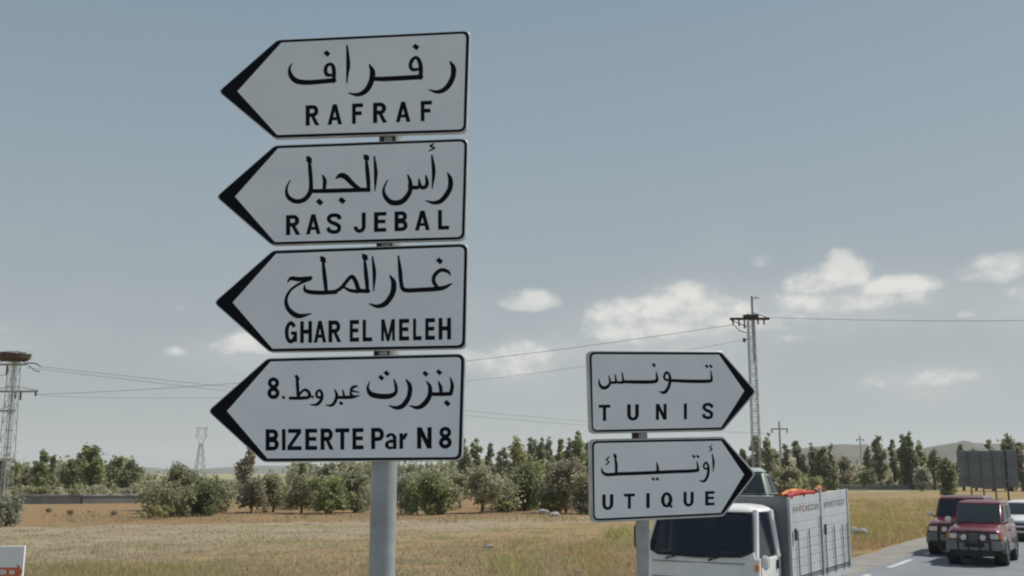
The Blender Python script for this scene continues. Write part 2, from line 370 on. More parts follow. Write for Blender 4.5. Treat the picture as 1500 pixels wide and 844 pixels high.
GL = {
 'R': [rc(0, 0, S, 1)] + bowl(S, 1, .42, .96) + [[(.40, .44), (.68, .44), (1.04, 0), (.72, 0)]],
 'P': [rc(0, 0, S, 1)] + bowl(S, 1, .38, 1.0),
 'B': [rc(0, 0, S, 1)] + bowl(S, 1, .46, .95) + bowl(S, .57, 0, 1.0),
 'A': [[(0, 0), (.27, 0), (.62, 1), (.36, 1)], [(1, 0), (.73, 0), (.38, 1), (.64, 1)], rc(.2, .22, .8, .37)],
 'F': [rc(0, 0, S + .03, 1), rc(0, 1 - H, 1, 1), rc(0, .42, .88, .42 + H)],
 'E': [rc(0, 0, S + .03, 1), rc(0, 1 - H, 1, 1), rc(0, .43, .93, .43 + H - .01), rc(0, 0, 1, H)],
 'L': [rc(0, 0, S + .04, 1), rc(0, 0, 1, H)],
 'H': [rc(0, 0, S, 1), rc(1 - S, 0, 1, 1), rc(S, .42, 1 - S, .42 + H)],
 'I': [rc(0, 0, 1, 1)],
 'T': [rc(0, 1 - H, 1, 1), rc(.36, 0, .64, 1)],
 'N': [rc(0, 0, S - .02, 1), rc(1.02 - S, 0, 1, 1), [(0, 1), (S, 1), (1, 0), (1 - S, 0)]],
 'M': [rc(0, 0, .2, 1), rc(.8, 0, 1, 1), [(0, 1), (.24, 1), (.60, 0), (.40, 0)], [(1, 1), (.76, 1), (.40, 0), (.60, 0)]],
 'Z': [rc(.04, 1 - H, .97, 1), rc(0, 0, 1, H), [(0, H), (.30, H), (.97, 1 - H), (.66, 1 - H)]],
 'U': [rc(0, .34, S, 1), rc(1 - S, .34, 1, 1), ell(.5, .36, .5, .38, S, H, 180, 360)],
 'J': [rc(1 - S - .02, .30, 1, 1), ell(.5, .31, .5, .33, S + .02, H, 180, 360)],
 'S': [ell(.5, .715, .48, .30, S, H, 20, 250), ell(.5, .285, .5, .30, S, H, -110 + 20, -90 + 180), ell(.5, .285, .5, .30, S, H, 190, 270), ell(.5, .5, .40, .085, .3, .16, 0, 0.1)],
 'G': [ell(.5, .5, .5, .52, S, H, 35, 330), rc(.52, .38, 1, .54), rc(1 - S + .04, .06, 1, .5)],
 'Q': [ell(.5, .5, .5, .52, S, H, 0, 360, 22), [(.52, .26), (.66, .34), (1.05, .02), (.88, -.08)]],
 '8': [ell(.5, .745, .46, .265, S - .02, H - .02, 0, 360, 20), ell(.5, .27, .5, .285, S, H, 0, 360, 20)],
 'a': [rc(1 - S - .03, 0, .96, .5), ell(.5, .50, .46, .25, S, .13, 0, 165), ell(.42, .20, .42, .215, S, .12, 40, 320), rc(.42, .33, .8, .44)],
 'r': [rc(0, 0, .45, .73), ell(.86, .36, .55, .385, .40, .17, 75, 165)],
}
GL['S'] = None
def s_path():      # the S is one stroke
    return [(.93, .70), (.84, .86), (.52, .925), (.20, .86), (.13, .72), (.30, .575), (.62, .48), (.86, .36), (.87, .20), (.74, .095), (.48, .075), (.18, .14), (.07, .31)]

def ribbon(path, widths):
    P = [np.array(p, float) for p in path]; Lf, Rt = [], []
    for i, p in enumerate(P):
        t = P[min(i + 1, len(P) - 1)] - P[max(i - 1, 0)]; t /= (np.linalg.norm(t) + 1e-9); n = np.array([-t[1], t[0]])
        Lf.append(p + n * widths[i] / 2); Rt.append(p - n * widths[i] / 2)
    return Lf, Rt
class Plane:
    """A sign's own plane: origin, right vector and yaw; (s, t) are metres along and up."""
    def __init__(s, px, py, Y, yaw, root):
        s.o = atY(px, py, Y); s.r = Vector((math.cos(yaw), math.sin(yaw), 0)); s.n = Vector((math.sin(yaw), -math.cos(yaw), 0)); s.root = root
    def st(s, px, py):
        d = ray(px, py); c = Vector((0, 0, CAMH)); t = (s.o - c).dot(s.n) / d.dot(s.n); p = c + d * t - s.o
        return p.dot(s.r), p.z
    def xyz(s, a, b, h=0.0):
        return s.o + s.r * a + Vector((0, 0, b)) + s.n * h - s.root
def rounded(poly, rads, n=5):
    out = []
    for i, p in enumerate(poly):
        p = np.array(p); a = np.array(poly[i - 1]); c = np.array(poly[(i + 1) % len(poly)]); r = rads[i]
        if r <= 0: out.append(tuple(p)); continue
        p0 = p + (a - p) / np.linalg.norm(a - p) * r; p1 = p + (c - p) / np.linalg.norm(c - p) * r
        for k in range(n + 1):
            t = k / n; out.append(tuple((1 - t) ** 2 * p0 + 2 * t * (1 - t) * p + t * t * p1))
    return out
def grow(poly, d):
    n = len(poly); area = sum(poly[i][0] * poly[(i + 1) % n][1] - poly[(i + 1) % n][0] * poly[i][1] for i in range(n)); sg = 1 if area > 0 else -1; out = []
    for i in range(n):
        p = np.array(poly[i]); a = p - np.array(poly[i - 1]); c = np.array(poly[(i + 1) % n]) - p
        na = np.array([a[1], -a[0]]) / np.linalg.norm(a) * sg; nc = np.array([c[1], -c[0]]) / np.linalg.norm(c) * sg
        b_ = na + nc; b_ /= np.linalg.norm(b_); k = d / max(b_.dot(na), .3); out.append(tuple(p + b_ * k))
    return out
def make_sign(pl, org, sc, outer, inner, rim, latin, arabic, dots, label, thick=.03, tipi=0):
    """outer/inner: pixel corners; latin: rows of (char, x0, x1) with sloping top and base lines; arabic: strokes (x, y, width) in the enlarged view."""
    cv = lambda x, y: pl.st(org[0] + x / sc, org[1] + y / sc)
    k = abs(cv(100, 300)[0] - cv(200, 300)[0]) / 100      # metres per enlarged pixel
    O = [pl.st(*p) for p in outer]; I = [pl.st(*p) for p in inner]
    rO = [.045, .045, .045, .045, .045]; rO = [.03 if i == tipi else .022 for i in range(5)]
    for i in range(5):                                   # the two square corners are the round ones
        if i in ((2, 3) if tipi == 0 else (0, 4)): rO[i] = .042
    body = MB(); body.prism(rounded(grow(O, rim), rO), lambda a, b, t: pl.xyz(a, b, t), -thick, 0)
    p = body.obj('sign_panel', M['alu'], pl.root_o, bevel=.003, seg=1); p['label'] = label
    ring = MB(); ring.prism(rounded(O, rO), lambda a, b, t: pl.xyz(a, b, t), .0002, .0014); ring.obj('arrow_border', M['black'], p)
    rI = [0 if i == tipi else (.03 if rO[i] > .03 else 0.004) for i in range(5)]
    fc = MB(); fc.prism(rounded(I, rI), lambda a, b, t: pl.xyz(a, b, t), .0016, .0028); fc.obj('sign_face', M['face'], p)
    h = .0036
    for row in latin:
        (chars, t0, t1, b0, b1, xa, xb) = row
        for (ch, x0, x1) in chars:
            lt = MB()
            f0 = lambda x: (x - xa) / (xb - xa)
            def mp_(u, v):
                x = x0 + (x1 - x0) * u; yt = t0 + (t1 - t0) * f0(x); yb = b0 + (b1 - b0) * f0(x); return cv(x, yb + (yt - yb) * v)
            if ch == 'S':
                path = cr(s_path(), 4); w_ = .245
                Lf, Rt = [], []
                for i, q in enumerate(path):
                    t = path[min(i + 1, len(path) - 1)] - path[max(i - 1, 0)]; asp = (x1 - x0) / abs(b0 - t0); t = np.array([t[0] * asp, t[1]]); t /= np.linalg.norm(t) + 1e-9
                    n = np.array([-t[1] / asp, t[0]]) * .195 / 2; Lf.append(q + n); Rt.append(q - n)
                vs = [pl.xyz(*mp_(*q), h) for q in Lf] + [pl.xyz(*mp_(*q), h) for q in Rt]; m_ = len(Lf)
                lt.add(vs, [(i, i + 1, m_ + i + 1, m_ + i) for i in range(m_ - 1)]); h += .00002; lt.obj('letter', M['black'], p, fixn=False); continue
            for poly in GL[ch]:
                h += .00002
                if len(poly) == 4: lt.add([pl.xyz(*mp_(*q), h) for q in poly], [(0, 1, 2, 3)])
                else:
                    m_ = len(poly) // 2; vs = [pl.xyz(*mp_(*q), h) for q in poly]
                    lt.add(vs, [(i, i + 1, 2 * m_ - 2 - i, 2 * m_ - 1 - i) for i in range(m_ - 1)])
            lt.obj('letter', M['black'], p, fixn=False)
    ar = MB(); h = .0036
    for st_ in arabic:
        q = cr(st_, 6); pts = [cv(x[0], x[1]) for x in q]; wd = [max(x[2], 3.5) * k * 1.42 for x in q]
        Lf, Rt = ribbon(pts, wd); m_ = len(Lf); h += .00003
        ar.add([pl.xyz(*x, h) for x in Lf + Rt], [(i, i + 1, m_ + i + 1, m_ + i) for i in range(m_ - 1)])
        for e in (0, -1):
            r = wd[e] / 2; ar.add([pl.xyz(pts[e][0] + r * math.cos(a * math.pi / 4), pts[e][1] + r * math.sin(a * math.pi / 4), h + .00001) for a in range(8)], [tuple(range(8))])
    for (x, y, r) in dots:
        h += .00003; c = cv(x, y); r *= k * 1.2
        ar.add([pl.xyz(c[0] + r * dx, c[1] + r * dy, h) for dx, dy in ((-1.15, .15), (-.2, 1.1), (1.15, -.1), (.2, -1.1))], [(0, 1, 2, 3)])
    ar.obj('arabic_lettering', M['black'], p, fixn=False)
    return p

# ---- left post
def post(root, base, h0, h1, r, name='post'):
    b = MB(); b.tube([(0, 0, h0), (0, 0, h1)], r, 28); o = b.obj(name, M['galv'], root, smooth=True)
    c = MB(); c.tube([(0, 0, h1), (0, 0, h1 + .012)], [r * 1.04, r * .9], 28); c.obj('post_cap', M['galv'], root)
    return o
LY = 6.0
pb = atY(562.5, 693, LY); LB = Vector((pb.x, LY, 0))
root = empty('direction_signpost', LB)
tag(root, 'tall grey signpost stacked with four white left pointing arrow signs', 'signpost')
topz = atY(570, 60, LY).z
post(root, LB, .0, topz, .0745)
yawL = R(-9)
plL = Plane(562.5, 693, LY - .105, yawL, LB); plL.root_o = root
latin1 = [([('R', 555, 628), ('A', 675, 755), ('F', 810, 870), ('R', 925, 1000), ('A', 1050, 1130), ('F', 1187, 1248)], 468, 442, 580, 553, 555, 1248)]
arab1 = [[(478, 240, 5), (466, 268, 10), (474, 305, 17), (505, 334, 20), (560, 342, 19), (640, 337, 18), (712, 330, 18)],
         [(708, 338, 12), (711, 290, 15), (706, 255, 14), (690, 241, 12), (670, 252, 14), (664, 278, 14), (674, 300, 14), (706, 302, 10)],
         [(782, 140, 7), (789, 240, 15), (784, 300, 9), (781, 345, 4)],
         [(905, 245, 6), (922, 285, 20), (914, 340, 21), (885, 388, 20), (840, 409, 14), (790, 400, 4)],
         [(920, 322, 15), (1000, 322, 18), (1188, 312, 18)],
         [(1186, 318, 14), (1187, 262, 16), (1178, 222, 14), (1160, 205, 12), (1138, 222, 14), (1130, 252, 13), (1145, 272, 13), (1182, 268, 10)],
         [(1348, 228, 6), (1366, 262, 18), (1362, 315, 19), (1330, 370, 19), (1282, 394, 14), (1232, 382, 4)]]
make_sign(plL, (300, 30), 3.75, [(321.3, 134), (406.7, 59.3), (687.2, 46), (682.3, 193), (402.7, 202)],
          [(348, 134), (412.5, 62.7), (683, 49.6), (678.8, 189.6), (406.2, 198)], .006, latin1, arab1, [(672, 183, 14), (1160, 147, 14)],
          'topmost left pointing arrow sign reading RAFRAF', tipi=0)
latin2 = [([('R', 447, 523), ('A', 557, 637), ('S', 672, 748), ('J', 818, 885), ('E', 930, 998), ('B', 1043, 1115), ('A', 1155, 1237), ('L', 1282, 1343)], 452, 422, 562, 530, 447, 1343)]
arab2 = [[(572, 132, 8), (579, 200, 15), (584, 270, 15), (580, 325, 18), (548, 366, 18), (500, 376, 17), (458, 350, 15), (450, 305, 9), (470, 260, 4)],
         [(582, 320, 15), (700, 318, 16), (902, 312, 16)], [(560, 130, 4), (574, 148, 22), (588, 162, 4)],
         [(648, 233, 6), (660, 265, 15), (655, 318, 12)],
         [(722, 250, 6), (745, 234, 18), (775, 242, 20), (815, 282, 17), (855, 312, 14)],
         [(885, 125, 6), (893, 200, 15), (899, 270, 15), (900, 318, 12)], [(875, 120, 4), (889, 136, 22), (902, 150, 4)],
         [(932, 130, 6), (940, 220, 14), (935, 318, 4)],
         [(1215, 235, 6), (1222, 275, 14), (1212, 298, 14), (1188, 296, 13), (1176, 255, 6)], [(1178, 262, 7), (1178, 296, 13), (1145, 300, 15), (1124, 290, 12)],
         [(1116, 232, 6), (1129, 270, 14), (1126, 325, 17), (1085, 376, 20), (1030, 383, 19), (992, 350, 15), (984, 308, 9), (1004, 260, 4)],
         [(1248, 125, 7), (1258, 210, 14), (1250, 305, 4)], [(1258, 60, 5), (1240, 72, 7), (1262, 84, 6), (1234, 98, 5)],
         [(1335, 222, 6), (1350, 258, 17), (1345, 310, 18), (1305, 368, 18), (1262, 384, 13), (1215, 372, 4)]]
make_sign(plL, (300, 195), 3.75, [(318, 288.3), (402.7, 214.2), (684.2, 204), (680, 350.6), (398.7, 358.4)],
          [(344.5, 288.3), (407.5, 217.6), (680.4, 207.5), (676.4, 347.2), (402.7, 354.8)], .006, latin2, arab2, [(632, 380, 15), (755, 372, 15)],
          'second arrow sign from the top reading RAS JEBAL', tipi=0)
latin3 = [([('G', 440, 508), ('H', 525, 590), ('A', 600, 668), ('R', 680, 748), ('E', 797, 848), ('L', 868, 920), ('M', 970, 1045), ('E', 1068, 1123), ('L', 1145, 1192), ('E', 1212, 1265), ('H', 1285, 1353)], 455, 434, 575, 553, 440, 1353)]
arab3 = [[(455, 240, 4), (475, 218, 14), (520, 222, 17), (585, 214, 12)], [(580, 222, 12), (525, 245, 10), (470, 285, 10), (447, 340, 13), (465, 392, 17), (515, 424, 18), (585, 412, 4)],
         [(548, 255, 5), (556, 286, 14), (620, 296, 16), (720, 293, 16)], [(648, 100, 7), (656, 180, 15), (664, 250, 15), (668, 292, 12)], [(636, 98, 4), (651, 116, 22), (665, 130, 4)],
         [(705, 296, 12), (750, 270, 14), (790, 222, 14), (812, 208, 14), (832, 240, 16), (850, 282, 16), (900, 288, 14)], [(845, 290, 14), (800, 284, 12), (768, 268, 8)],
         [(876, 90, 6), (885, 180, 15), (892, 250, 15), (895, 292, 12)], [(866, 84, 4), (881, 102, 22), (895, 116, 4)],
         [(922, 100, 6), (932, 190, 14), (928, 288, 4)],
         [(1018, 203, 6), (1038, 242, 19), (1032, 300, 20), (995, 354, 19), (950, 371, 14), (905, 357, 4)],
         [(1064, 95, 6), (1074, 180, 15), (1080, 245, 14), (1098, 281, 16), (1180, 281, 16), (1300, 272, 16), (1355, 248, 6)],
         [(1350, 200, 4), (1335, 180, 12), (1298, 172, 14), (1264, 200, 14), (1258, 235, 14), (1280, 270, 12)]]
make_sign(plL, (300, 350), 3.75, [(314.7, 443.3), (400, 368), (684.2, 358), (681, 509.8), (395.5, 515)],
          [(341, 443.3), (404.7, 371.8), (680.3, 361.8), (677, 505.9), (399.4, 511)], .006, latin3, arab3, [(1290, 122, 14)],
          'third arrow sign from the top reading GHAR EL MELEH', tipi=0)
latin4 = [([('B', 335, 408), ('I', 425, 445), ('Z', 455, 533), ('E', 553, 618), ('R', 637, 707), ('T', 718, 795), ('E', 812, 873), ('P', 915, 985), ('a', 990, 1057), ('r', 1070, 1115), ('N', 1167, 1247), ('8', 1287, 1357)], 465, 452, 582, 569, 335, 1357),
          ([('8', 345, 412)], 181, 181, 298, 298, 345, 412)]
arab4 = [[(506, 172, 9), (511, 230, 13), (513, 290, 10)], [(496, 172, 4), (509, 182, 13), (520, 192, 4)], [(470, 294, 12), (530, 294, 12), (572, 288, 12), (574, 265, 12), (552, 248, 10), (530, 262, 9), (514, 288, 9)],
         [(640, 290, 9), (620, 288, 10), (614, 268, 10), (630, 250, 9), (644, 268, 11), (642, 300, 12), (618, 328, 11), (580, 330, 3)],
         [(716, 248, 5), (726, 280, 12), (716, 314, 12), (696, 334, 10), (665, 332, 3)], [(726, 290, 11), (770, 290, 12), (810, 288, 12), (850, 280, 4)], [(758, 250, 5), (768, 288, 10)],
         [(838, 228, 6), (815, 234, 11), (806, 252, 9), (848, 262, 4)], [(808, 250, 8), (802, 268, 9), (816, 286, 10)],
         [(905, 205, 4), (896, 240, 10), (915, 272, 18), (965, 284, 19), (1020, 282, 18), (1050, 262, 13), (1050, 225, 11), (1040, 192, 5)],
         [(1106, 192, 5), (1127, 228, 16), (1122, 285, 17), (1090, 334, 18), (1052, 347, 13), (1014, 335, 4)],
         [(1220, 203, 5), (1238, 235, 14), (1234, 285, 17), (1205, 327, 18), (1168, 346, 13), (1125, 335, 4)], [(1238, 272, 13), (1300, 272, 14), (1352, 270, 14)],
         [(1284, 203, 5), (1296, 235, 13), (1298, 272, 11)], [(1350, 183, 5), (1360, 225, 13), (1352, 270, 13)]]
make_sign(plL, (300, 505), 3.75, [(305.9, 602.3), (392, 526.3), (680, 519.5), (675.7, 673.2), (386.7, 675.9)],
          [(332.8, 602.3), (396.6, 529.7), (675.8, 523.2), (671.6, 669.6), (392, 671.7)], .006, latin4, arab4,
          [(434, 290, 8), (592, 287, 7), (750, 322, 9), (970, 182, 12), (1000, 158, 12), (1213, 160, 12), (1288, 152, 12), (1332, 322, 13)],
          'lowest arrow sign of the tall post reading BIZERTE Par N 8', tipi=0)
def brackets(root, LB, pl, spans, px0, px1):
    for (pxc, y0, y1) in spans:
        a = pl.st(px0(pxc), y0); c = pl.st(px1(pxc), y1)
        b = MB(); b.prism([(a[0], a[1]), (c[0], a[1]), (c[0], c[1]), (a[0], c[1])], lambda u, v, t: pl.xyz(u, v, t), -.062, -.032)
        b.obj('clamp', M['bracket'], root, bevel=.004, seg=1)
brackets(root, LB, plL, [(571, 190, 216), (566, 346, 370), (562, 505, 530), (570, 110, 122), (566, 275, 287), (560, 430, 442), (558, 590, 602)], lambda x: x - 17, lambda x: x + 6)

# ---- right post
RY = 7.4
pb = atY(939.5, 693, RY); RB = Vector((pb.x, RY, 0))
root = empty('direction_signpost', RB)
tag(root, 'shorter grey signpost with two white right pointing arrow signs beside the truck', 'signpost')
post(root, RB, .0, atY(940, 522, RY).z, .049)
plR = Plane(939.5, 693, RY - .075, R(15), RB); plR.root_o = root
latin5 = [([('T', 197, 288), ('U', 420, 512), ('N', 645, 730), ('I', 865, 889), ('S', 1012, 1092)], 499, 485, 626, 609, 197, 1092)]
arab5 = [[(200, 300, 5), (203, 335, 13), (225, 364, 18), (258, 362, 17), (284, 335, 14), (284, 305, 11), (276, 272, 5)], [(286, 322, 14), (310, 325, 14), (332, 318, 14), (326, 262, 6)],
         [(332, 322, 13), (360, 324, 14), (388, 318, 14), (380, 245, 6)], [(385, 318, 16), (500, 320, 19), (625, 318, 19), (654, 300, 17), (648, 240, 6)],
         [(752, 305, 12), (722, 302, 13), (710, 278, 13), (728, 245, 13), (750, 262, 14), (757, 310, 17), (742, 366, 17), (712, 402, 17), (672, 396, 5)],
         [(758, 308, 16), (900, 314, 19), (1050, 314, 19), (1082, 300, 15), (1076, 232, 6)]]
make_sign(plR, (840, 500), 5.357, [(863.3, 515.9), (1056.5, 516.8), (1106, 573.7), (1058.4, 629), (867, 633)],
          [(866.6, 519), (1053, 519.8), (1090, 572.8), (1056, 626.2), (868.8, 630)], .0115, latin5, arab5, [(630, 188, 13), (1045, 197, 12), (1077, 197, 12)],
          'upper right pointing arrow sign reading TUNIS', thick=.05, tipi=2)
latin6 = [([('U', 225, 312), ('T', 395, 480), ('I', 570, 597), ('Q', 685, 775), ('U', 862, 942), ('E', 1032, 1105)], 506, 479, 627, 590, 225, 1105)]
arab6 = [[(220, 300, 5), (228, 332, 14), (262, 350, 17), (330, 347, 17)], [(322, 190, 8), (334, 270, 16), (334, 345, 14)], [(312, 190, 4), (326, 206, 20), (340, 214, 4)],
         [(280, 212, 6), (258, 232, 8), (276, 252, 8), (252, 275, 6)], [(330, 345, 18), (500, 340, 18), (760, 328, 18), (950, 320, 18), (976, 302, 15), (966, 248, 6)],
         [(652, 255, 6), (660, 300, 15), (658, 334, 12)],
         [(1050, 305, 11), (1028, 302, 11), (1020, 282, 11), (1036, 256, 11), (1054, 275, 13), (1058, 325, 15), (1046, 372, 15), (1022, 402, 14), (985, 395, 4)],
         [(1088, 190, 7), (1098, 255, 14), (1094, 325, 4)], [(1086, 120, 5), (1068, 138, 7), (1086, 152, 7), (1062, 168, 5)]]
make_sign(plR, (840, 630), 5.357, [(867, 646.4), (1059.3, 642.7), (1104.3, 694.4), (1058.4, 754), (869, 763)],
          [(869.8, 649.3), (1056.2, 645.8), (1089.6, 695.2), (1055.6, 751.2), (871.2, 760)], .0135, latin6, arab6, [(625, 385, 11), (657, 385, 11), (943, 208, 11), (975, 208, 11)],
          'lower right pointing arrow sign reading UTIQUE', thick=.05, tipi=2)
brackets(root, RB, plR, [(939.5, 626, 648), (939.5, 560, 572), (939.5, 700, 712)], lambda x: x - 10, lambda x: x + 10)

# island that carries the posts (below the frame)
b = MB(); isl = rounded([(-3.2, 3.6), (1.2, 6.2), (3.0, 9.3), (-1.2, 8.9), (-4.4, 6.0)], [.5] * 5, 6)
b.prism(isl, lambda a, c, t: (a, c, t), .013, .13); tag(b.obj('traffic_island', M['concrete'], bevel=.02), kind='structure')

# ---- white board with the orange arrow, lower left
BY = 9.0
bp_ = atY(37, 800, BY); BR = Vector((bp_.x - .55, BY, 0))
root = empty('notice_board', BR); tag(root, 'white board with orange arrow at the lower left edge', 'sign board')
plB = Plane(36.5, 800, BY, R(4), BR); plB.root_o = root
hB = .62; wB = 1.1
q = MB(); q.prism([(0, 0), (-wB, 0), (-wB, -hB), (0, -hB)], lambda a, c, t: plB.xyz(a, c, t), -.025, 0); q.obj('board', M['board'], root, bevel=.003, seg=1)
px2 = lambda x, y: plB.st(x, y)
q = MB()
arrow = [px2(-100, 831.5), px2(25, 831.5), px2(25.5, 826), px2(33.5, 837), px2(25.5, 849), px2(25, 844.5), px2(-100, 844.5)]
q.add([plB.xyz(a, c, .002) for a, c in arrow], [(0, 1, 5, 6), (1, 2, 3), (1, 3, 5), (3, 4, 5)]); q.obj('arrow', M['orange'], root)
q = MB(); x = -88.0; rnd = random.Random(4)
while x < 20:
    wv = rnd.uniform(2.2, 3.4); h0 = rnd.uniform(834, 835.5)
    a = [px2(x, h0), px2(x + wv, h0), px2(x + wv, 841.5), px2(x, 841.5)]
    if rnd.random() < .8: q.add([plB.xyz(*p, .004) for p in a], [(0, 1, 2, 3)])
    x += wv + 1.1
q.obj('lettering', M['board'], root, fixn=False)
for xo in (-.22, -.88):
    a = plB.xyz(xo, 0, -.06); q = MB(); q.tube([(a.x, a.y, 0), (a.x, a.y, a.z - .03)], .03, 12); q.obj('leg', M['galv'], root, smooth=True)

# ------------------------------------------------------------------ low concrete wall along the field
WALL = [(-330, 745), (-150, 741), (0, 738.5), (120, 738), (240, 736.5), (330, 731.5), (480, 727), (700, 722.5), (900, 719.5), (1100, 718.5), (1245, 718), (1376, 717.5)]
WP = [ground(*p) for p in WALL]
def wallbuild():
    root = empty('low_concrete_wall', WP[0]); tag(root, 'long low grey concrete channel wall running behind the bushes across the field', 'wall')
    pan, cap = {}, {}
    for i in range(len(WP) - 1):
        a, c = WP[i], WP[i + 1]; L = (c - a).length; n = max(1, int(L / 6)); d = (c - a) / n; u = d.normalized(); s = Vector((-u.y, u.x, 0))
        for k in range(n):
            p0 = a + d * k - WP[0]; b = MB(); e = d - u * .05
            def hx(z0, z1, w0, w1, dz=0): return [p0 + s * -w0 + Vector((0, 0, z0)), p0 + e + s * -w0 + Vector((0, 0, z0)), p0 + e + s * w0 + Vector((0, 0, z0)), p0 + s * w0 + Vector((0, 0, z0)),
                                          p0 + s * -w1 + Vector((0, 0, z1)), p0 + e + s * -w1 + Vector((0, 0, z1)), p0 + e + s * w1 + Vector((0, 0, z1)), p0 + s * w1 + Vector((0, 0, z1))]
            b.hexa(hx(0, .40, .22, .20)); b.hexa(hx(.401, .62, .13, .13)); o = b.obj('wall_section', M['concrete_dark'], root)
            b = MB(); b.hexa(hx(.621, .76, .22, .2)); b.obj('coping', M['concrete'], root)
wallbuild()

# ------------------------------------------------------------------ vegetation
def leafcloud(rng, centres, radii, n, ls, squash=1.0):
    """n small leaf clumps (quads) spread in the volume of several lobes."""
    c = np.array(centres); r = np.array(radii); vol = r ** 2.2; idx = rng.choice(len(c), n, p=vol / vol.sum())
    d = rng.normal(size=(n, 3)); d /= np.linalg.norm(d, axis=1)[:, None]
    rad = r[idx] * (rng.random(n) ** .38) * (1 + .22 * rng.normal(size=n)).clip(.5, 1.45)
    P = c[idx] + d * rad[:, None] * np.array([1, 1, squash])
    nrm = d * .6 + rng.normal(size=(n, 3)) * .7; nrm /= np.linalg.norm(nrm, axis=1)[:, None]
    a = np.cross(nrm, rng.normal(size=(n, 3))); a /= np.linalg.norm(a, axis=1)[:, None]; b = np.cross(nrm, a)
    s = ls * rng.uniform(.55, 1.35, n); a *= s[:, None]; b *= (s * rng.uniform(.35, .8, n))[:, None]
    V = np.stack([P - a, P - b * .9 + a * .1, P + a, P + b], 1).reshape(-1, 3); return V
def crown_mesh(name, V, m):
    V[:, 2] = np.maximum(V[:, 2], .02)
    me = bpy.data.meshes.new(name); n = len(V) // 4
    me.vertices.add(len(V)); me.vertices.foreach_set('co', V.ravel()); me.loops.add(4 * n); me.loops.foreach_set('vertex_index', np.arange(4 * n, dtype=np.int32))
    me.polygons.add(n); me.polygons.foreach_set('loop_start', np.arange(0, 4 * n, 4, dtype=np.int32)); me.polygons.foreach_set('loop_total', np.full(n, 4, np.int32))
    me.materials.append(m); me.update(); me.validate(); return me
def tree(name, kind, px, ytop, hw, Y, fol, label, cat, group=None, ybase=None, seed=0, ls=None, n=None, trunk=.0):
    """hw: half width in photo pixels; ytop: pixel height of its top; stands on the ground at distance Y."""
    rng = np.random.default_rng(seed + int(px) * 7 + int(ytop)); base = atY(px, 700, Y); base.z = 0; Hh = atY(px, ytop, Y).z
    W = hw * math.hypot(1, 0) * Y / F / 1.02; hw *= {'euc': 1.38, 'slim': 1.45, 'bush': 1.38, 'round': 1.1}[kind]; W = hw * Y / F / 1.02
    root = empty(name, base); tag(root, label, cat, group)
    rr = random.Random(seed + int(px)); C, Rd = [], []
    if kind == 'bush':
        z0 = .04 * Hh + trunk * Hh
        k = 24
        for i in range(k):
            a = rng.uniform(0, 6.28); q = rng.random() ** .55; zz = z0 + (Hh - z0) * rng.uniform(.04 if trunk < .1 else .12, .84); env = math.sin(math.pi * min(max((zz - z0) / (Hh - z0), .16), .95) ** .8) ** .42
            r = rng.uniform(.26, .42) * min(W, Hh * .5); C.append((math.cos(a) * q * max(W - r, .1) * env, math.sin(a) * q * max(W - r, .1) * env, min(zz, Hh - r * .9))); Rd.append(r)
        C.append((rng.uniform(-.2, .2) * W, 0, Hh - .26 * Hh)); Rd.append(.25 * Hh)
    elif kind == 'euc':       # upright, ragged, lobes piled along rising limbs
        z0 = Hh * (.18 + trunk)
        for i in range(14):
            f = (i + rng.uniform(.2, 1)) / 14; zz = z0 + (Hh - z0) * (.08 + .86 * f); env = (1 - f) ** .45 * min(1, .5 + 1.8 * f)
            a = rng.uniform(0, 6.28); q = rng.uniform(.2, 1); r = W * rng.uniform(.30, .48) * (1 - .45 * f); C.append((math.cos(a) * q * (W - r * .8) * env, math.sin(a) * q * (W - r * .8) * env, min(zz, Hh - r))); Rd.append(r)
    elif kind == 'slim':      # narrow spire
        z0 = Hh * .08
        for i in range(11):
            f = (i + .5) / 11; zz = z0 + (Hh - z0) * f * .95; env = min(1, 2.2 * (1 - f) + .22) * (1 if f > .15 else .8); r = W * env * rng.uniform(.55, .85)
            C.append((rng.uniform(-.35, .35) * W * env, rng.uniform(-.35, .35) * W * env, min(zz, Hh - r * .8))); Rd.append(r)
    elif kind == 'round':
        for i in range(12):
            a = rng.uniform(0, 6.28); zz = Hh * rng.uniform(.25, .75); C.append((math.cos(a) * W * .5, math.sin(a) * W * .5, zz)); Rd.append(min(W, Hh * .5) * .48)
        C.append((0, 0, Hh * .72)); Rd.append(Hh * .27)
    ls = ls or Y * .0017; ls = min(max(ls, .07), .45)
    area = 2 * W * Hh; n = n or int(min(max(area / (ls * ls) * 4.4, 700), 11000))
    V = leafcloud(rng, C, Rd, n, ls)
    o = bpy.data.objects.new('crown', crown_mesh('crown', V, M['f_' + fol])); COL.objects.link(o); o.parent = root
    b = MB(); r0 = max(.05, Hh * .022)
    if kind == 'bush' and trunk > 0 or kind != 'bush' and kind != 'round':
        b.tube([(0, 0, -.05), (rng.uniform(-.03, .03) * Hh, 0, Hh * .3), (rng.uniform(-.04, .04) * Hh, 0, Hh * .82)], [r0 * 1.5, r0, r0 * .25], 7)
    for i in range(min(7, len(C))):
        c = C[rr.randrange(len(C))]; z = min(c[2] * .45, Hh * .3) if kind != 'bush' or trunk > 0 else 0.0
        b.tube([(0, 0, z), (c[0] * .45, c[1] * .45, z + (c[2] - z) * .55), c], [r0 * .8, r0 * .5, r0 * .15], 5)
    b.obj('trunk', M['wood'], root, smooth=True)
    return root

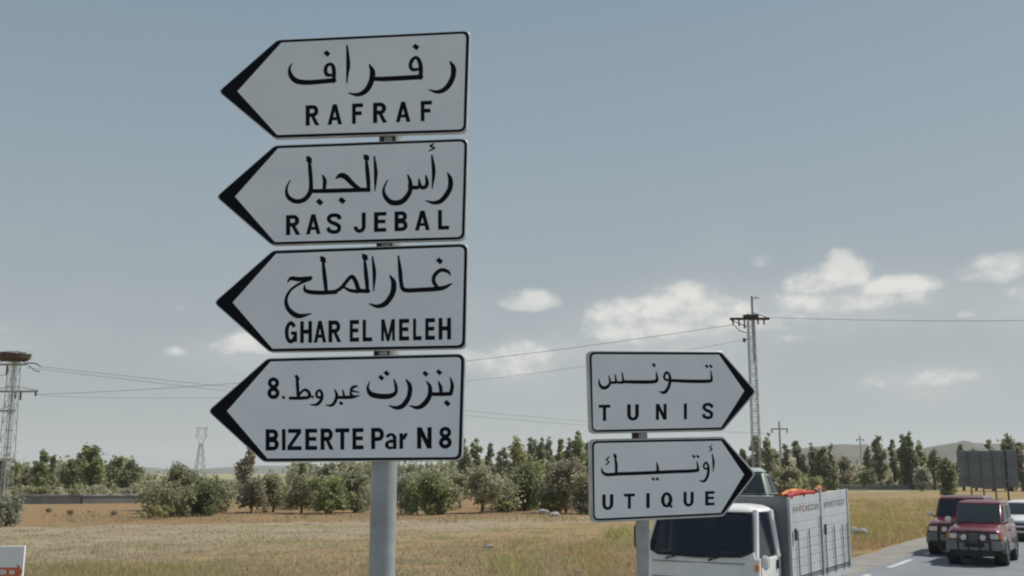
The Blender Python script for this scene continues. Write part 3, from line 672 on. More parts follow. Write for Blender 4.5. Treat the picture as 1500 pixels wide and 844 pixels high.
G1 = 'trees behind the low concrete wall'
BK = [  # kind, px, ytop, hw, Y, foliage, label
 ('euc', -14, 672, 18, 128, 'euc', 'tree at the far left edge of the picture beneath the pylon'),
 ('euc', 3, 671, 11, 122, 'deep', 'narrow dark tree at the foot of the left pylon'),
 ('euc', 23, 677, 12, 128, 'yellowgreen', 'small yellowish tree right of the left pylon legs'),
 ('slim', 38, 679, 7, 125, 'euc', 'small pointed tree in the gap before the forked tree'),
 ('euc', 58, 658, 13, 124, 'green', 'tall left half of the forked pair of trees near the left pylon'),
 ('euc', 76, 666, 9, 126, 'euc', 'right half of the forked pair of trees near the left pylon'),
 ('euc', 104, 673, 19, 122, 'deep', 'dark low tree leaning against the tallest tree on the left'),
 ('euc', 133, 652, 24, 124, 'green', 'tallest bushy tree of the left row behind the wall'),
 ('euc', 118, 660, 12, 130, 'euc', 'greyish crown tucked behind the tallest left tree'),
 ('euc', 170, 668, 17, 127, 'olive', 'round topped olive tree, second last of the left row'),
 ('euc', 191, 672, 17, 122, 'deep', 'dark round tree that ends the left row'),
 ('slim', 362, 648, 11, 96, 'brown', 'ragged brown column tree behind the lowest arrow tip'),
 ('euc', 443, 676, 11, 120, 'deep', 'small dark tree below the BIZERTE sign'),
 ('euc', 480, 678, 20, 122, 'grey', 'grey green tree top below the BIZERTE sign'),
 ('euc', 520, 680, 20, 122, 'olive', 'olive tree top just left of the tall post'),
 ('euc', 600, 679, 16, 124, 'euc', 'tree top just right of the tall post'),
 ('slim', 679, 637, 10, 140, 'deep', 'dark tree peeking out past the right edge of the BIZERTE sign'),
 ('euc', 697, 641, 12, 145, 'yellowgreen', 'yellow green tree nearest the BIZERTE sign in the middle row'),
 ('euc', 717, 648, 10, 148, 'euc', 'shorter pointed tree second from the BIZERTE sign'),
 ('euc', 736, 655, 12, 146, 'olive', 'low crown in the dip of the middle tree row'),
 ('slim', 757, 635, 13, 142, 'yellowgreen', 'tall pointed yellow green tree in the middle row'),
 ('euc', 779, 638, 13, 150, 'grey', 'pale grey tree in the middle row'),
 ('slim', 793, 637, 7, 145, 'deep', 'narrow dark tree beside the pale grey one'),
 ('slim', 804, 635, 8, 148, 'euc', 'narrow tree right of the dark one in the middle row'),
 ('euc', 822, 643, 11, 143, 'yellowgreen', 'yellowish tree left of the tallest spire by the TUNIS sign'),
 ('slim', 835, 637, 9, 147, 'euc', 'slender tree close before the TUNIS sign spire'),
 ('slim', 848, 626, 10, 144, 'green', 'tallest spire tree just left of the TUNIS sign'),
 ('euc', 862, 646, 12, 146, 'euc', 'tree half hidden by the left edge of the TUNIS sign'),
 ('euc', 1090, 655, 10, 150, 'olive', 'low tree between the arrow tips and the middle pylon'),
 ('euc', 1110, 634, 14, 150, 'euc', 'broad pale tree at the foot of the middle pylon'),
 ('slim', 1127, 628, 7, 149, 'olive', 'thin spire tree right of the middle pylon'),
 ('euc', 1136, 657, 10, 152, 'deep', 'low dark tree right of the thin spire'),
 ('euc', 1153, 650, 10, 155, 'brown', 'brownish tree behind the front of the truck bed'),
 ('euc', 1169, 644, 13, 154, 'euc', 'pointed grey green tree above the truck bed'),
 ('slim', 1191, 645, 9, 156, 'brown', 'thin brown tree above the middle of the truck bed'),
 ('euc', 1207, 654, 15, 152, 'deep', 'dense dark tree above the rear of the truck bed'),
 ('slim', 1220, 646, 7, 154, 'olive', 'thin tree rising out of the dense dark one'),
 ('euc', 1238, 669, 17, 158, 'brown', 'low brownish tree past the end of the truck bed'),
 ('round', 1271, 686, 13, 150, 'deep', 'small round dark green tree over the low wall'),
 ('slim', 1274, 650, 6, 165, 'euc', 'thin pale tree left of the broad one in the right cluster'),
 ('euc', 1289, 637, 15, 160, 'olive', 'broad left tree of the right hand cluster'),
 ('euc', 1311, 642, 9, 162, 'brown', 'reddish thin tree in the middle of the right hand cluster'),
 ('slim', 1325, 632, 9, 158, 'green', 'tall green spire of the right hand cluster'),
 ('slim', 1336, 628, 9, 157, 'deep', 'tallest dark spire of the right hand cluster'),
 ('slim', 1350, 640, 8, 159, 'green', 'bright green spire ending the right hand cluster'),
 ('euc', 1368, 657, 17, 155, 'olive', 'sprawling low tree left of the grey panel'),
 ('euc', 1350, 683, 17, 145, 'grey', 'pale grey rounded bush tree over the low wall'),
 ('euc', 1411, 649, 11, 150, 'olive', 'tree showing above the left end of the grey panel'),
 ('euc', 1429, 656, 8, 150, 'deep', 'small dark tree above the middle of the grey panel'),
 ('euc', 1454, 643, 12, 148, 'brown', 'dark tree above the right half of the grey panel'),
 ('slim', 1480, 630, 13, 146, 'deep', 'tall dark tree at the right end of the grey panel'),
 ('euc', 1497, 647, 15, 144, 'euc', 'tree at the right edge of the picture beyond the panel'),
 ('euc', 1530, 652, 18, 144, 'olive', 'tree just past the right edge of the picture'),
]
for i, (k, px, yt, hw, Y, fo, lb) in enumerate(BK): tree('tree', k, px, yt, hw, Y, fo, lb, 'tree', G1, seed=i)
G2 = 'bushes in front of the low concrete wall'
FB = [  # px, ytop, hw, ybase, foliage, trunk, label
 (14, 722, 22, 771, 'grey', 0, 'grey green bush at the left edge above the white board'),
 (268, 677, 26, 752, 'euc', .1, 'rounded crown rising from the middle of the big left clump'),
 (250, 703, 36, 757, 'olive', 0, 'left side of the big clump of bushes on the red soil'),
 (300, 694, 27, 756, 'deep', 0, 'right side of the big clump of bushes on the red soil'),
 (236, 741, 20, 760, 'yellowgreen', 0, 'small light green bush at the foot of the big clump'),
 (370, 698, 19, 752, 'brown', .25, 'thin brown small tree with a bare trunk right of the big clump'),
 (402, 691, 21, 750, 'olive', .2, 'olive tree with dark underside left of the tall post'),
 (443, 690, 25, 752, 'olive', .22, 'wide pale olive tree below the BIZERTE sign'),
 (486, 697, 28, 753, 'green', .05, 'bright green bush left of the tall post'),
 (520, 690, 24, 751, 'euc', .08, 'bush touching the left side of the tall post'),
 (598, 692, 18, 752, 'grey', 0, 'grey green bush directly behind the right side of the tall post'),
 (626, 688, 31, 754, 'green', .05, 'large bright green bush right of the tall post'),
 (646, 722, 17, 754, 'green', 0, 'low green bush at the foot of the large bright one'),
 (674, 690, 20, 744, 'olive', .2, 'pale olive bush between the bright one and the lone small tree'),
 (706, 681, 27, 752, 'olive', .30, 'lone small olive tree with a straight visible trunk'),
 (738, 733, 13, 751, 'yellowgreen', 0, 'tiny bush right of the lone small tree'),
 (768, 676, 28, 748, 'deep', .08, 'dark green bush in the middle of the field edge'),
 (783, 671, 17, 742, 'green', .1, 'lighter crown rising behind the dark green bush'),
 (829, 673, 36, 751, 'brown', .05, 'wide brownish bush left of the UTIQUE sign'),
 (806, 717, 16, 752, 'yellowgreen', 0, 'yellow green undergrowth below the wide brownish bush'),
 (858, 690, 22, 753, 'olive', 0, 'bush cut by the left edge of the UTIQUE sign'),
 (896, 694, 24, 753, 'euc', 0, 'bush hidden behind the UTIQUE sign'),
]
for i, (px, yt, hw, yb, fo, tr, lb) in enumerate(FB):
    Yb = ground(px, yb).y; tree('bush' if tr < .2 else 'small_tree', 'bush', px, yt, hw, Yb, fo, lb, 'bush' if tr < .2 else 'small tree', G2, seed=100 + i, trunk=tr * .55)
tree('cypress', 'slim', 1387, 664, 11, ground(1387, 741).y, 'deep', 'dark column shaped tree left of the grey panel behind the maroon car', 'tree', seed=301)
for i, (px, yt, hw, Y, fo, lb) in enumerate([
    (1150, 684, 26, 105, 'olive', 'green mound of scrub rising behind the truck bed'), (1182, 695, 22, 110, 'green', 'lower end of the green scrub mound behind the truck bed'),
    (88, 713, 9, 96, 'pale', 'pale bush on the wall under the tallest left tree'), (141, 712, 15, 112, 'pale', 'beige dry bush behind the wall in the left row'),
    (183, 715, 10, 105, 'grey', 'pale grey bush behind the wall at the end of the left row'), (62, 713, 10, 98, 'yellowgreen', 'small yellowish bush behind the wall under the forked trees')]):
    tree('bush', 'bush', px, yt, hw, Y, fo, lb, 'bush', seed=400 + i)

# one far-off belt of scrub, too far and dense to count
def belt(name, pts, per, hmin, hmax, ls, fol, seed, kind='stuff'):
    rng = np.random.default_rng(seed); C, Rd = [], []
    for (px0, px1, Y0, Y1, n) in pts:
        for _ in range(n):
            px = rng.uniform(px0, px1); Y = rng.uniform(Y0, Y1); h = rng.uniform(hmin, hmax); p = atY(px, 700, Y); r = h * .5
            C.append((p.x, p.y, r * .9)); Rd.append(r)
    V = leafcloud(rng, C, Rd, per * len(C), ls); o = bpy.data.objects.new(name, crown_mesh(name, V, M['f_' + fol])); COL.objects.link(o); tag(o, kind=kind); return o
belt('distant_scrub', [(-200, 215, 140, 175, 90), (430, 900, 155, 190, 150), (1060, 1250, 160, 200, 80), (1250, 1600, 170, 220, 90)], 150, 2.2, 5.2, .42, 'olive', 11)
belt('wall_scrub', [(-100, 215, 98, 116, 46), (330, 560, 118, 135, 40), (1200, 1376, 158, 170, 80), (640, 880, 125, 140, 40)], 130, .6, 1.5, .2, 'olive', 12)
belt('hedge_scrub', [(225, 325, 66, 74, 10), (385, 545, 72, 86, 26), (580, 665, 72, 86, 14), (735, 880, 68, 84, 26)], 520, 1.1, 2.5, .14, 'olive', 21)
belt('field_weeds', [(60, 240, 62, 72, 7), (330, 600, 62, 70, 8), (1390, 1500, 70, 84, 8)], 80, .12, .4, .07, 'brown', 13)

# ------------------------------------------------------------------ grass
def grass(name, spots, m, seed):
    """spots: callable giving arrays x, y, height, width for n blades."""
    rng = np.random.default_rng(seed); x, y, h, wd = spots(rng); n = len(x)
    a = rng.uniform(0, 6.28, n); dx, dy = np.cos(a) * wd, np.sin(a) * wd; lx, ly = rng.normal(0, .35, n) * h, rng.normal(0, .35, n) * h
    V = np.stack([np.stack([x - dx, y - dy, 0 * x], 1), np.stack([x + dx, y + dy, 0 * x], 1), np.stack([x + lx, y + ly, h], 1)], 1).reshape(-1, 3)
    me = bpy.data.meshes.new(name); me.vertices.add(3 * n); me.vertices.foreach_set('co', V.ravel()); me.loops.add(3 * n); me.loops.foreach_set('vertex_index', np.arange(3 * n, dtype=np.int32))
    me.polygons.add(n); me.polygons.foreach_set('loop_start', np.arange(0, 3 * n, 3, dtype=np.int32)); me.polygons.foreach_set('loop_total', np.full(n, 3, np.int32)); me.materials.append(m); me.update(); me.validate()
    o = bpy.data.objects.new(name, me); COL.objects.link(o); return tag(o, kind='stuff')
def clumps(rng, px0, px1, yb0, yb1, ncl, per, spread, h0, h1, wd):
    px = rng.uniform(px0, px1, ncl); py = rng.uniform(yb0, yb1, ncl)
    u, v = (px - 750) / F, (422 - py) / F; dz = ST + v * CT; t = -CAMH / dz; X = u * t; Y = (CT - v * ST) * t
    hh = rng.uniform(h0, h1, ncl) * rng.uniform(.6, 1.2, ncl)
    X = np.repeat(X, per) + rng.normal(0, spread, ncl * per); Y = np.repeat(Y, per) + rng.normal(0, spread, ncl * per); hh = np.repeat(hh, per) * rng.uniform(.4, 1.1, ncl * per)
    keep = (X - E0.x) * ROADSIDE.x + (Y - E0.y) * ROADSIDE.y < -.05
    return X[keep], Y[keep], hh[keep], np.full(keep.sum(), wd) * rng.uniform(.5, 1.2, keep.sum())
M['straw'] = mat('dry_grass', (.36, .30, .20), (.46, .39, .28), .9, scale=.5, detail=8, world=True, spec=.1, trans=(.5, .43, .3), tfac=.5)
M['orangegrass'] = mat('orange_grass', (.40, .27, .13), (.48, .37, .21), .9, scale=.35, detail=8, world=True, spec=.1, trans=(.5, .36, .19), tfac=.4)
M['weed'] = mat('green_weeds', (.27, .27, .10), (.42, .39, .18), .9, scale=.4, detail=8, world=True, spec=.1, trans=(.42, .42, .15), tfac=.5)
M['brownweed'] = mat('brown_weeds', (.34, .27, .165), (.47, .39, .26), .9, scale=.4, detail=8, world=True, spec=.1, trans=(.45, .36, .22), tfac=.5)
cat4 = lambda L: tuple(np.concatenate([q[i] for q in L]) for i in range(4))
grass('dry_grass', lambda r: cat4([clumps(r, -60, 1260, 768, 870, 2600, 14, .28, .04, .13, .022), clumps(r, -60, 940, 800, 870, 1100, 16, .2, .06, .2, .014)]), M['straw'], 1)
grass('roadside_grass', lambda r: cat4([clumps(r, 1235, 1480, 731, 806, 1150, 22, .35, .1, .36, .02), clumps(r, 820, 960, 800, 868, 120, 22, .3, .1, .34, .012)]), M['orangegrass'], 2)
grass('green_weeds', lambda r: cat4([clumps(r, 50, 345, 828, 868, 300, 20, .32, .07, .22, .014), clumps(r, 330, 480, 788, 800, 26, 22, .6, .05, .12, .02), clumps(r, 720, 900, 796, 850, 50, 24, .28, .15, .45, .016),
      clumps(r, 895, 925, 780, 806, 12, 40, .35, .2, .6, .02), clumps(r, 1240, 1420, 732, 800, 200, 34, .45, .12, .45, .02), clumps(r, -20, 600, 776, 800, 60, 20, .6, .05, .12, .02)]), M['weed'], 3)
grass('brown_weeds', lambda r: cat4([clumps(r, 640, 960, 790, 865, 300, 24, .25, .1, .36, .012), clumps(r, 60, 860, 752, 766, 200, 20, .5, .1, .35, .025), clumps(r, 0, 560, 830, 868, 260, 18, .2, .1, .3, .013)]), M['brownweed'], 4)
# a few pale stones by the kerb of the field
rnd = random.Random(9)
for i, (px, py, r) in enumerate([(795, 753, .35), (812, 756, .28), (1257, 785, .35), (845, 840, .12), (716, 803, .14), (1250, 779, .22)]):
    c = ground(px, py); b = MB(); rng = np.random.default_rng(i)
    import bmesh
    bm = bmesh.new(); bmesh.ops.create_icosphere(bm, subdivisions=2, radius=r)
    for v in bm.verts: v.co = Vector((v.co.x * 1.3, v.co.y, v.co.z * .6)) * rnd.uniform(.85, 1.15)
    me = bpy.data.meshes.new('stone'); bm.to_mesh(me); bm.free(); me.materials.append(M['concrete_dark'] if i in (2, 5, 4) else M['concrete']); o = bpy.data.objects.new('stone', me); COL.objects.link(o); o.location = (c.x, c.y, r * .3)
    tag(o, ['pale stone left of a pair below the brownish bush', 'pale stone right of a pair below the brownish bush', 'pale boulder in the grass just behind the truck bed', 'tiny stone at the bottom edge left of the short post', 'small stone in the dry field right of the tall post', 'smaller rock beside the boulder behind the truck'][i], 'stone', 'stones in the field')

# ------------------------------------------------------------------ pylons and wires
def lattice(b, w0, w1, h, n, r, off=Vector((0, 0, 0))):
    c = [(-1, -1), (1, -1), (1, 1), (-1, 1)]
    P = [[Vector((sx * (w0 + (w1 - w0) * k / n) / 2, sy * (w0 + (w1 - w0) * k / n) / 2, h * k / n)) + off for sx, sy in c] for k in range(n + 1)]
    for j in range(4): b.tube([P[0][j], P[n][j]], r, 5)
    for k in range(n):
        for j in range(4):
            j2 = (j + 1) % 4
            b.tube([P[k][j], P[k + 1][j2]] if (k + j) % 2 else [P[k][j2], P[k + 1][j]], r * .55, 4); b.tube([P[k + 1][j], P[k + 1][j2]], r * .5, 4)
def insul(root, x, z, L=.7, r=.09):
    b = MB(); k = 6
    for i in range(k): b.tube([(x, 0, z - L * i / k), (x, 0, z - L * (i + .45) / k), (x, 0, z - L * (i + 1) / k)], [r * .4, r, r * .4], 8)
    b.obj('insulator', M['insul'], root, smooth=True)
# left pylon with the stork nest
PY = 100.0; p = atY(7, 700, PY); p.z = 0; hL = atY(15, 531, PY).z
root = empty('electricity_pylon', p); tag(root, 'lattice electricity pylon at the left edge carrying a large bird nest', 'pylon')
b = MB(); lattice(b, 1.2, .8, hL, 16, .04); b.tube([(0, 0, 0), (0, 0, hL)], .10, 6); b.obj('lattice_mast', M['steel'], root)
zt = atY(15, 534, PY).z; zm = atY(15, 573.5, PY).z; zl = atY(15, 602, PY).z
for (z, x0, x1) in ((zt, -2.0, 1.25), (zm, -1.9, 2.55), (zl, -1.2, .55)):
    b = MB(); b.box((x0, -.12, z - .09), (x1, .12, z + .09)); b.tube([(x0, 0, z + .1), (0, 0, z + .55), (x1, 0, z + .1)], .035, 5); b.obj('crossarm', M['steel'], root)
for (x, z, L) in ((-.7, zt - .1, .95), (.35, zm - .1, .6), (.85, zm - .1, .75), (-1.3, zm - .1, .8), (2.3, zm - .1, .35)): insul(root, x, z, L, .13)
b = MB(); b.tube([(1.2, 0, zt + .15), (2.1, 0, zt + .1), (2.6, 0, zt - .25)], .07, 5); b.tube([(1.4, 0, zt - .1), (2.0, 0, zt - .6), (2.5, 0, zt - .7)], .05, 5); b.obj('jumper_cable', M['wire'], root)
def nest(center, rx, h, label, seed):
    rng = np.random.default_rng(seed); root = empty('bird_nest', center); tag(root, label, 'nest')
    b = MB()
    for i in range(620):
        a = rng.uniform(0, 6.28); f = rng.random() ** .5; zz = rng.uniform(0, 1); rad = rx * f * (.82 + .18 * zz); t = a + math.pi / 2 + rng.normal(0, .5); L = rng.uniform(.25, .6) * rx * .55
        c = Vector((math.cos(a) * rad, math.sin(a) * rad, zz * h * (1 - .25 * (1 - f)))); d = Vector((math.cos(t), math.sin(t), rng.normal(0, .12))) * L
        b.tube([c - d, c + d], .028, 3, cap=False)
    b.obj('stick_rim', M['nest'], root, fixn=False)
    c = MB(); c.tube([(0, 0, 0), (0, 0, h * .25), (0, 0, h * .7), (0, 0, h * .85)], [rx * .75, rx * .92, rx * .95, rx * .7], 18); c.obj('nest_core', M['nest'], root, smooth=True)
nest((p.x - .10, PY, atY(15, 528.5, PY).z), 1.55, .78, 'large flat stick nest on top of the left pylon', 3)
# middle pylon
QY = 85.0; q0 = atY(1109.5, 700, QY); q0.z = 0; hM = atY(1104, 470, QY).z; htop = atY(1107, 434, QY).z
root = empty('electricity_pylon', q0); tag(root, 'slim lattice pylon rising behind the TUNIS arrow tip', 'pylon')
b = MB(); lattice(b, .62, .50, hM, 30, .04); b.obj('lattice_mast', M['steel'], root)
b = MB(); b.tube([(.16, 0, hM - 3.4), (.16, 0, htop)], .10, 8); b.tube([(.16, 0, htop - .15), (.85, 0, htop - .15)], .05, 5); b.tube([(.55, 0, htop - .15), (.55, 0, htop + .02)], .05, 5); b.obj('top_pole', M['steel'], root)
zc = atY(1104, 467, QY).z
b = MB(); b.box((-1.75, -.14, zc - .10), (1.55, .14, zc + .08)); b.tube([(-1.7, 0, zc - .1), (-.3, 0, zc - .7)], .04, 5); b.tube([(1.5, 0, zc + .05), (.2, 0, zc + .55)], .03, 5); b.obj('crossarm', M['bracket'], root)
for (x, z, L) in ((-1.5, zc - .1, .45), (-1.0, zc - .1, .55), (-.55, zc - .12, .7), (1.1, zc - .1, .4), (.6, zc - .1, .4)): insul(root, x, z, L, .10)
b = MB(); b.tube([(-1.45, 0, zc - .5), (-1.0, 0, zc - 1.0), (-.4, 0, zc - 1.2)], .035, 5); b.obj('jumper_cable', M['wire'], root)
zs = atY(1104, 498, QY).z; insul(root, -.62, zs + .15, .35, .16)
b = MB(); b.tube([(-.62, 0, zs), (-.25, 0, zs + .1)], .04, 5); b.obj('side_arm', M['steel'], root)
nest((q0.x + .02, QY, zc + .09), .62, .22, 'small flat stick nest on the middle pylon crossarm', 5)
# far cat-head pylon
FY = 480.0; f0 = atY(292, 700, FY); f0.z = 0; z1 = atY(292, 650, FY).z; z2 = atY(292, 627, FY).z
root = empty('distant_pylon', f0); tag(root, 'distant pale pylon with forked head left of the lowest arrow tip', 'pylon')
b = MB(); lattice(b, 4.6, 1.3, z1, 9, .16); b.obj('lattice_mast', M['steel'], root)
b = MB(); k = FY / F
for sx in (-1, 1):
    b.tube([(0, 0, z1 - 1), (sx * 7 * k, 0, z1 + 3.2), (sx * 6.5 * k, 0, z2)], .17, 5); b.tube([(0, 0, z1 + 2), (sx * 4 * k, 0, z1 + 4), (sx * 4.5 * k, 0, z2)], .12, 5); b.tube([(sx * 6.5 * k, 0, z1 + 3.5), (sx * 10.5 * k, 0, z1 + 3.4)], .13, 5)
    b.tube([(sx * 6.5 * k, 0, z2), (sx * 9.5 * k, 0, z2 + .3)], .13, 5)
b.tube([(-7 * k, 0, z2), (7 * k, 0, z2)], .15, 5); b.tube([(-6 * k, 0, z1 + 4.2), (0, 0, z2), (6 * k, 0, z1 + 4.2)], .09, 4); b.obj('pylon_head', M['steel'], root)
def farpole(px, ytop, yarm, Y, hw, r, label):
    f = atY(px, 700, Y); f.z = 0; root = empty('distant_power_pole', f); tag(root, label, 'power pole', 'distant power poles'); zt_ = atY(px, ytop, Y).z; za = atY(px, yarm, Y).z
    b = MB(); b.tube([(0, 0, 0), (0, 0, zt_)], [r * 1.6, r], 8); b.obj('pole', M['steel'], root)
    b = MB(); b.box((-hw, -.15, za - .18), (hw, .15, za + .18)); b.obj('crossarm', M['steel'], root)
    for x in (-hw * .9, 0.0, hw * .9):
        b = MB(); b.tube([(x, 0, za - .2), (x, 0, za - 1.0)], .16, 6); b.obj('insulator', M['insul'], root)
farpole(1145, 617, 628.5, 260, 2.1, .22, 'distant power pole right of the middle pylon')
farpole(1263, 638, 644, 420, 1.6, .26, 'faint distant power pole before the hill above the low wall')
# wires
def wire(a, c, sag, r, label, n=26):
    a, c = Vector(a), Vector(c); pts = [a.lerp(c, i / n) - Vector((0, 0, 4 * sag * (i / n) * (1 - i / n))) for i in range(n + 1)]
    b = MB(); b.tube(pts, r, 4); o = b.obj('power_cable', M['wire'], None); tag(o, label, 'cable', 'overhead power cables')
pl_t = (p.x + 2.5, PY, zt - .2); pl_m = (p.x + 2.3, PY, zm - .3)
wire(pl_m, (q0.x - 1.5, QY, zc - .5), -1.15 + 2.1, .022, 'upper cable from the left pylon arm up to the middle pylon crossarm')
fp = atY(1143, 629, 260)
wire(pl_t, (fp.x - 1.9, 260, fp.z - 1), .9, .03, 'cable descending from the left pylon top behind the arrow signs')
wire((p.x + 1.2, PY, zt - .3), (fp.x, 260, fp.z - 1), 1.6, .03, 'lower twin of the descending cable at the left pylon')
wire((p.x + 2.3, PY + .2, zm - .35), (q0.x - .62, QY, zs), 1.9, .014, 'thin lower cable reaching the side arm of the middle pylon')
ofr = atY(1800, 462, 74)
wire((q0.x + 1.1, QY, zc + .12), ofr, .35, .02, 'cable leaving the middle pylon towards the right edge')
wire((p.x - .7, PY, zt - 1), (p.x - 60, PY + 20, zt - 1), 1.2, .03, 'short cable leaving the left pylon out of the picture')

# ------------------------------------------------------------------ small hut, grey panel
h0 = atY(343, 712, 190); h0.z = 0
root = empty('field_hut', h0); tag(root, 'tiny white roofed hut in the distance left of the column tree', 'hut')
zt_ = atY(343, 702.5, 190).z
simple('wall', M['bedgrey'], root, lambda b: b.box((-1.3, -1, 0), (1.1, 1, zt_ - .5)))
simple('roof', M['hutwall'], root, lambda b: b.box((-1.5, -1.2, zt_ - .49), (1.3, 1.2, zt_)))
simple('door', M['dark'], root, lambda b: b.box((-.3, -1.05, 0), (.5, -1.003, zt_ - .7)))
GY = 85.0
a = atY(1400, 660, GY); c = atY(1489, 664, GY); bt = atY(1400, 713, GY).z; mid = (a + c) / 2
root = empty('roadside_panel', (mid.x, GY, 0)); tag(root, 'back of a large grey metal road panel at the right above the cars', 'road sign')
wd = (c.x - a.x); n = 5; ztop = a.z; pw = wd / n
for i in range(n):
    x0 = -wd / 2 + i * pw; dz = (0, .02, -.02, .01, 0)[i]; zb = bt + (.0, -.12, -.2, -.16, .02)[i]
    b = MB(); b.box((x0 + .04, -.05, zb), (x0 + pw - .04, .02, ztop + dz)); b.obj('panel_sheet', M['panelback'], root, bevel=.012, seg=1)
for i in range(n + 1):
    x0 = -wd / 2 + i * pw; x0 = max(min(x0, wd / 2 - .1), -wd / 2 + .1)
    if i in (1, 2, 3, 4): b = MB(); b.box((x0 - .05, -.16, 0), (x0 + .05, -.055, ztop - .1)); b.obj('post', M['panelback'] if i < 4 else M['dark'], root)
for z in (bt + .5, ztop - .6): b = MB(); b.box((-wd / 2 + .1, -.22, z - .05), (wd / 2 - .1, -.165, z + .05)); b.obj('rail', M['panelback'], root)

# ------------------------------------------------------------------ vehicles
def wheel(root, x, y, r, wd, rimr=.6, side=1):
    t = MB(); pr = [(r * .60, -wd / 2), (r * .93, -wd / 2), (r, -wd * .36), (r, wd * .36), (r * .93, wd / 2), (r * .60, wd / 2)]; n = 26; vs = []
    for k in range(n):
        a = 2 * math.pi * k / n; vs += [(x + math.cos(a) * q[0], y + q[1], r + math.sin(a) * q[0]) for q in pr]
    m = len(pr); t.add(vs, [(k * m + i, k * m + (i + 1) % m, ((k + 1) % n) * m + (i + 1) % m, ((k + 1) % n) * m + i) for k in range(n) for i in range(m)])
    w_ = empty('wheel'); w_.parent = root
    t.obj('tyre', M['tyre'], w_, smooth=True)
    h = MB(); yo = y + side * wd * .30; h.tube([(x, y - wd * .3, r), (x, yo, r)], r * .60, 20)
    for k in range(6):
        a = 2 * math.pi * k / 6; h.tube([(x, yo + side * .01, r), (x + math.cos(a) * r * .55, yo + side * .02, r + math.sin(a) * r * .55)], r * .07, 5)
    h.tube([(x, yo, r), (x, yo + side * .04, r)], r * .16, 10); h.obj('rim', M['rim'], w_, smooth=True)
def section_loft(b, secs):
    """secs: list of (x, [(y,z)...]) rings, mirrored already; closed ends."""
    n = len(secs[0][1]); vs = [(x, y, z) for x, ring in secs for (y, z) in ring]
    fs = [(i * n + k, i * n + (k + 1) % n, (i + 1) * n + (k + 1) % n, (i + 1) * n + k) for i in range(len(secs) - 1) for k in range(n)]
    fs += [tuple(range(n)), tuple((len(secs) - 1) * n + k for k in range(n))]; b.add(vs, fs)
def ringbox(hw, z0, z1, tum=.06, r=.08):
    """rounded body section: sill narrower, shoulder rounded"""
    R_ = [(hw - .06, z0), (hw, z0 + (z1 - z0) * .30), (hw, z0 + (z1 - z0) * .62), (hw - tum * .5, z1 - r * .9), (hw - tum - r, z1)]
    return R_ + [(-y, z) for y, z in reversed(R_)]
def quad_panel(b, q, t=.012, inset=.06, n=None):
    """flat pane on four corner points (any plane), inset and standing slightly proud"""
    q = [Vector(x) for x in q]; c = sum(q, Vector()) / 4; nn = (q[1] - q[0]).cross(q[3] - q[0]).normalized()
    if n is not None and nn.dot(n) < 0: nn = -nn
    p = []
    for i in range(4):
        e1 = (q[(i + 1) % 4] - q[i]).normalized(); e0 = (q[i - 1] - q[i]).normalized(); p.append(q[i] + (e1 + e0) * inset)
    b.hexa([x + nn * .002 for x in p] + [x + nn * t for x in p])
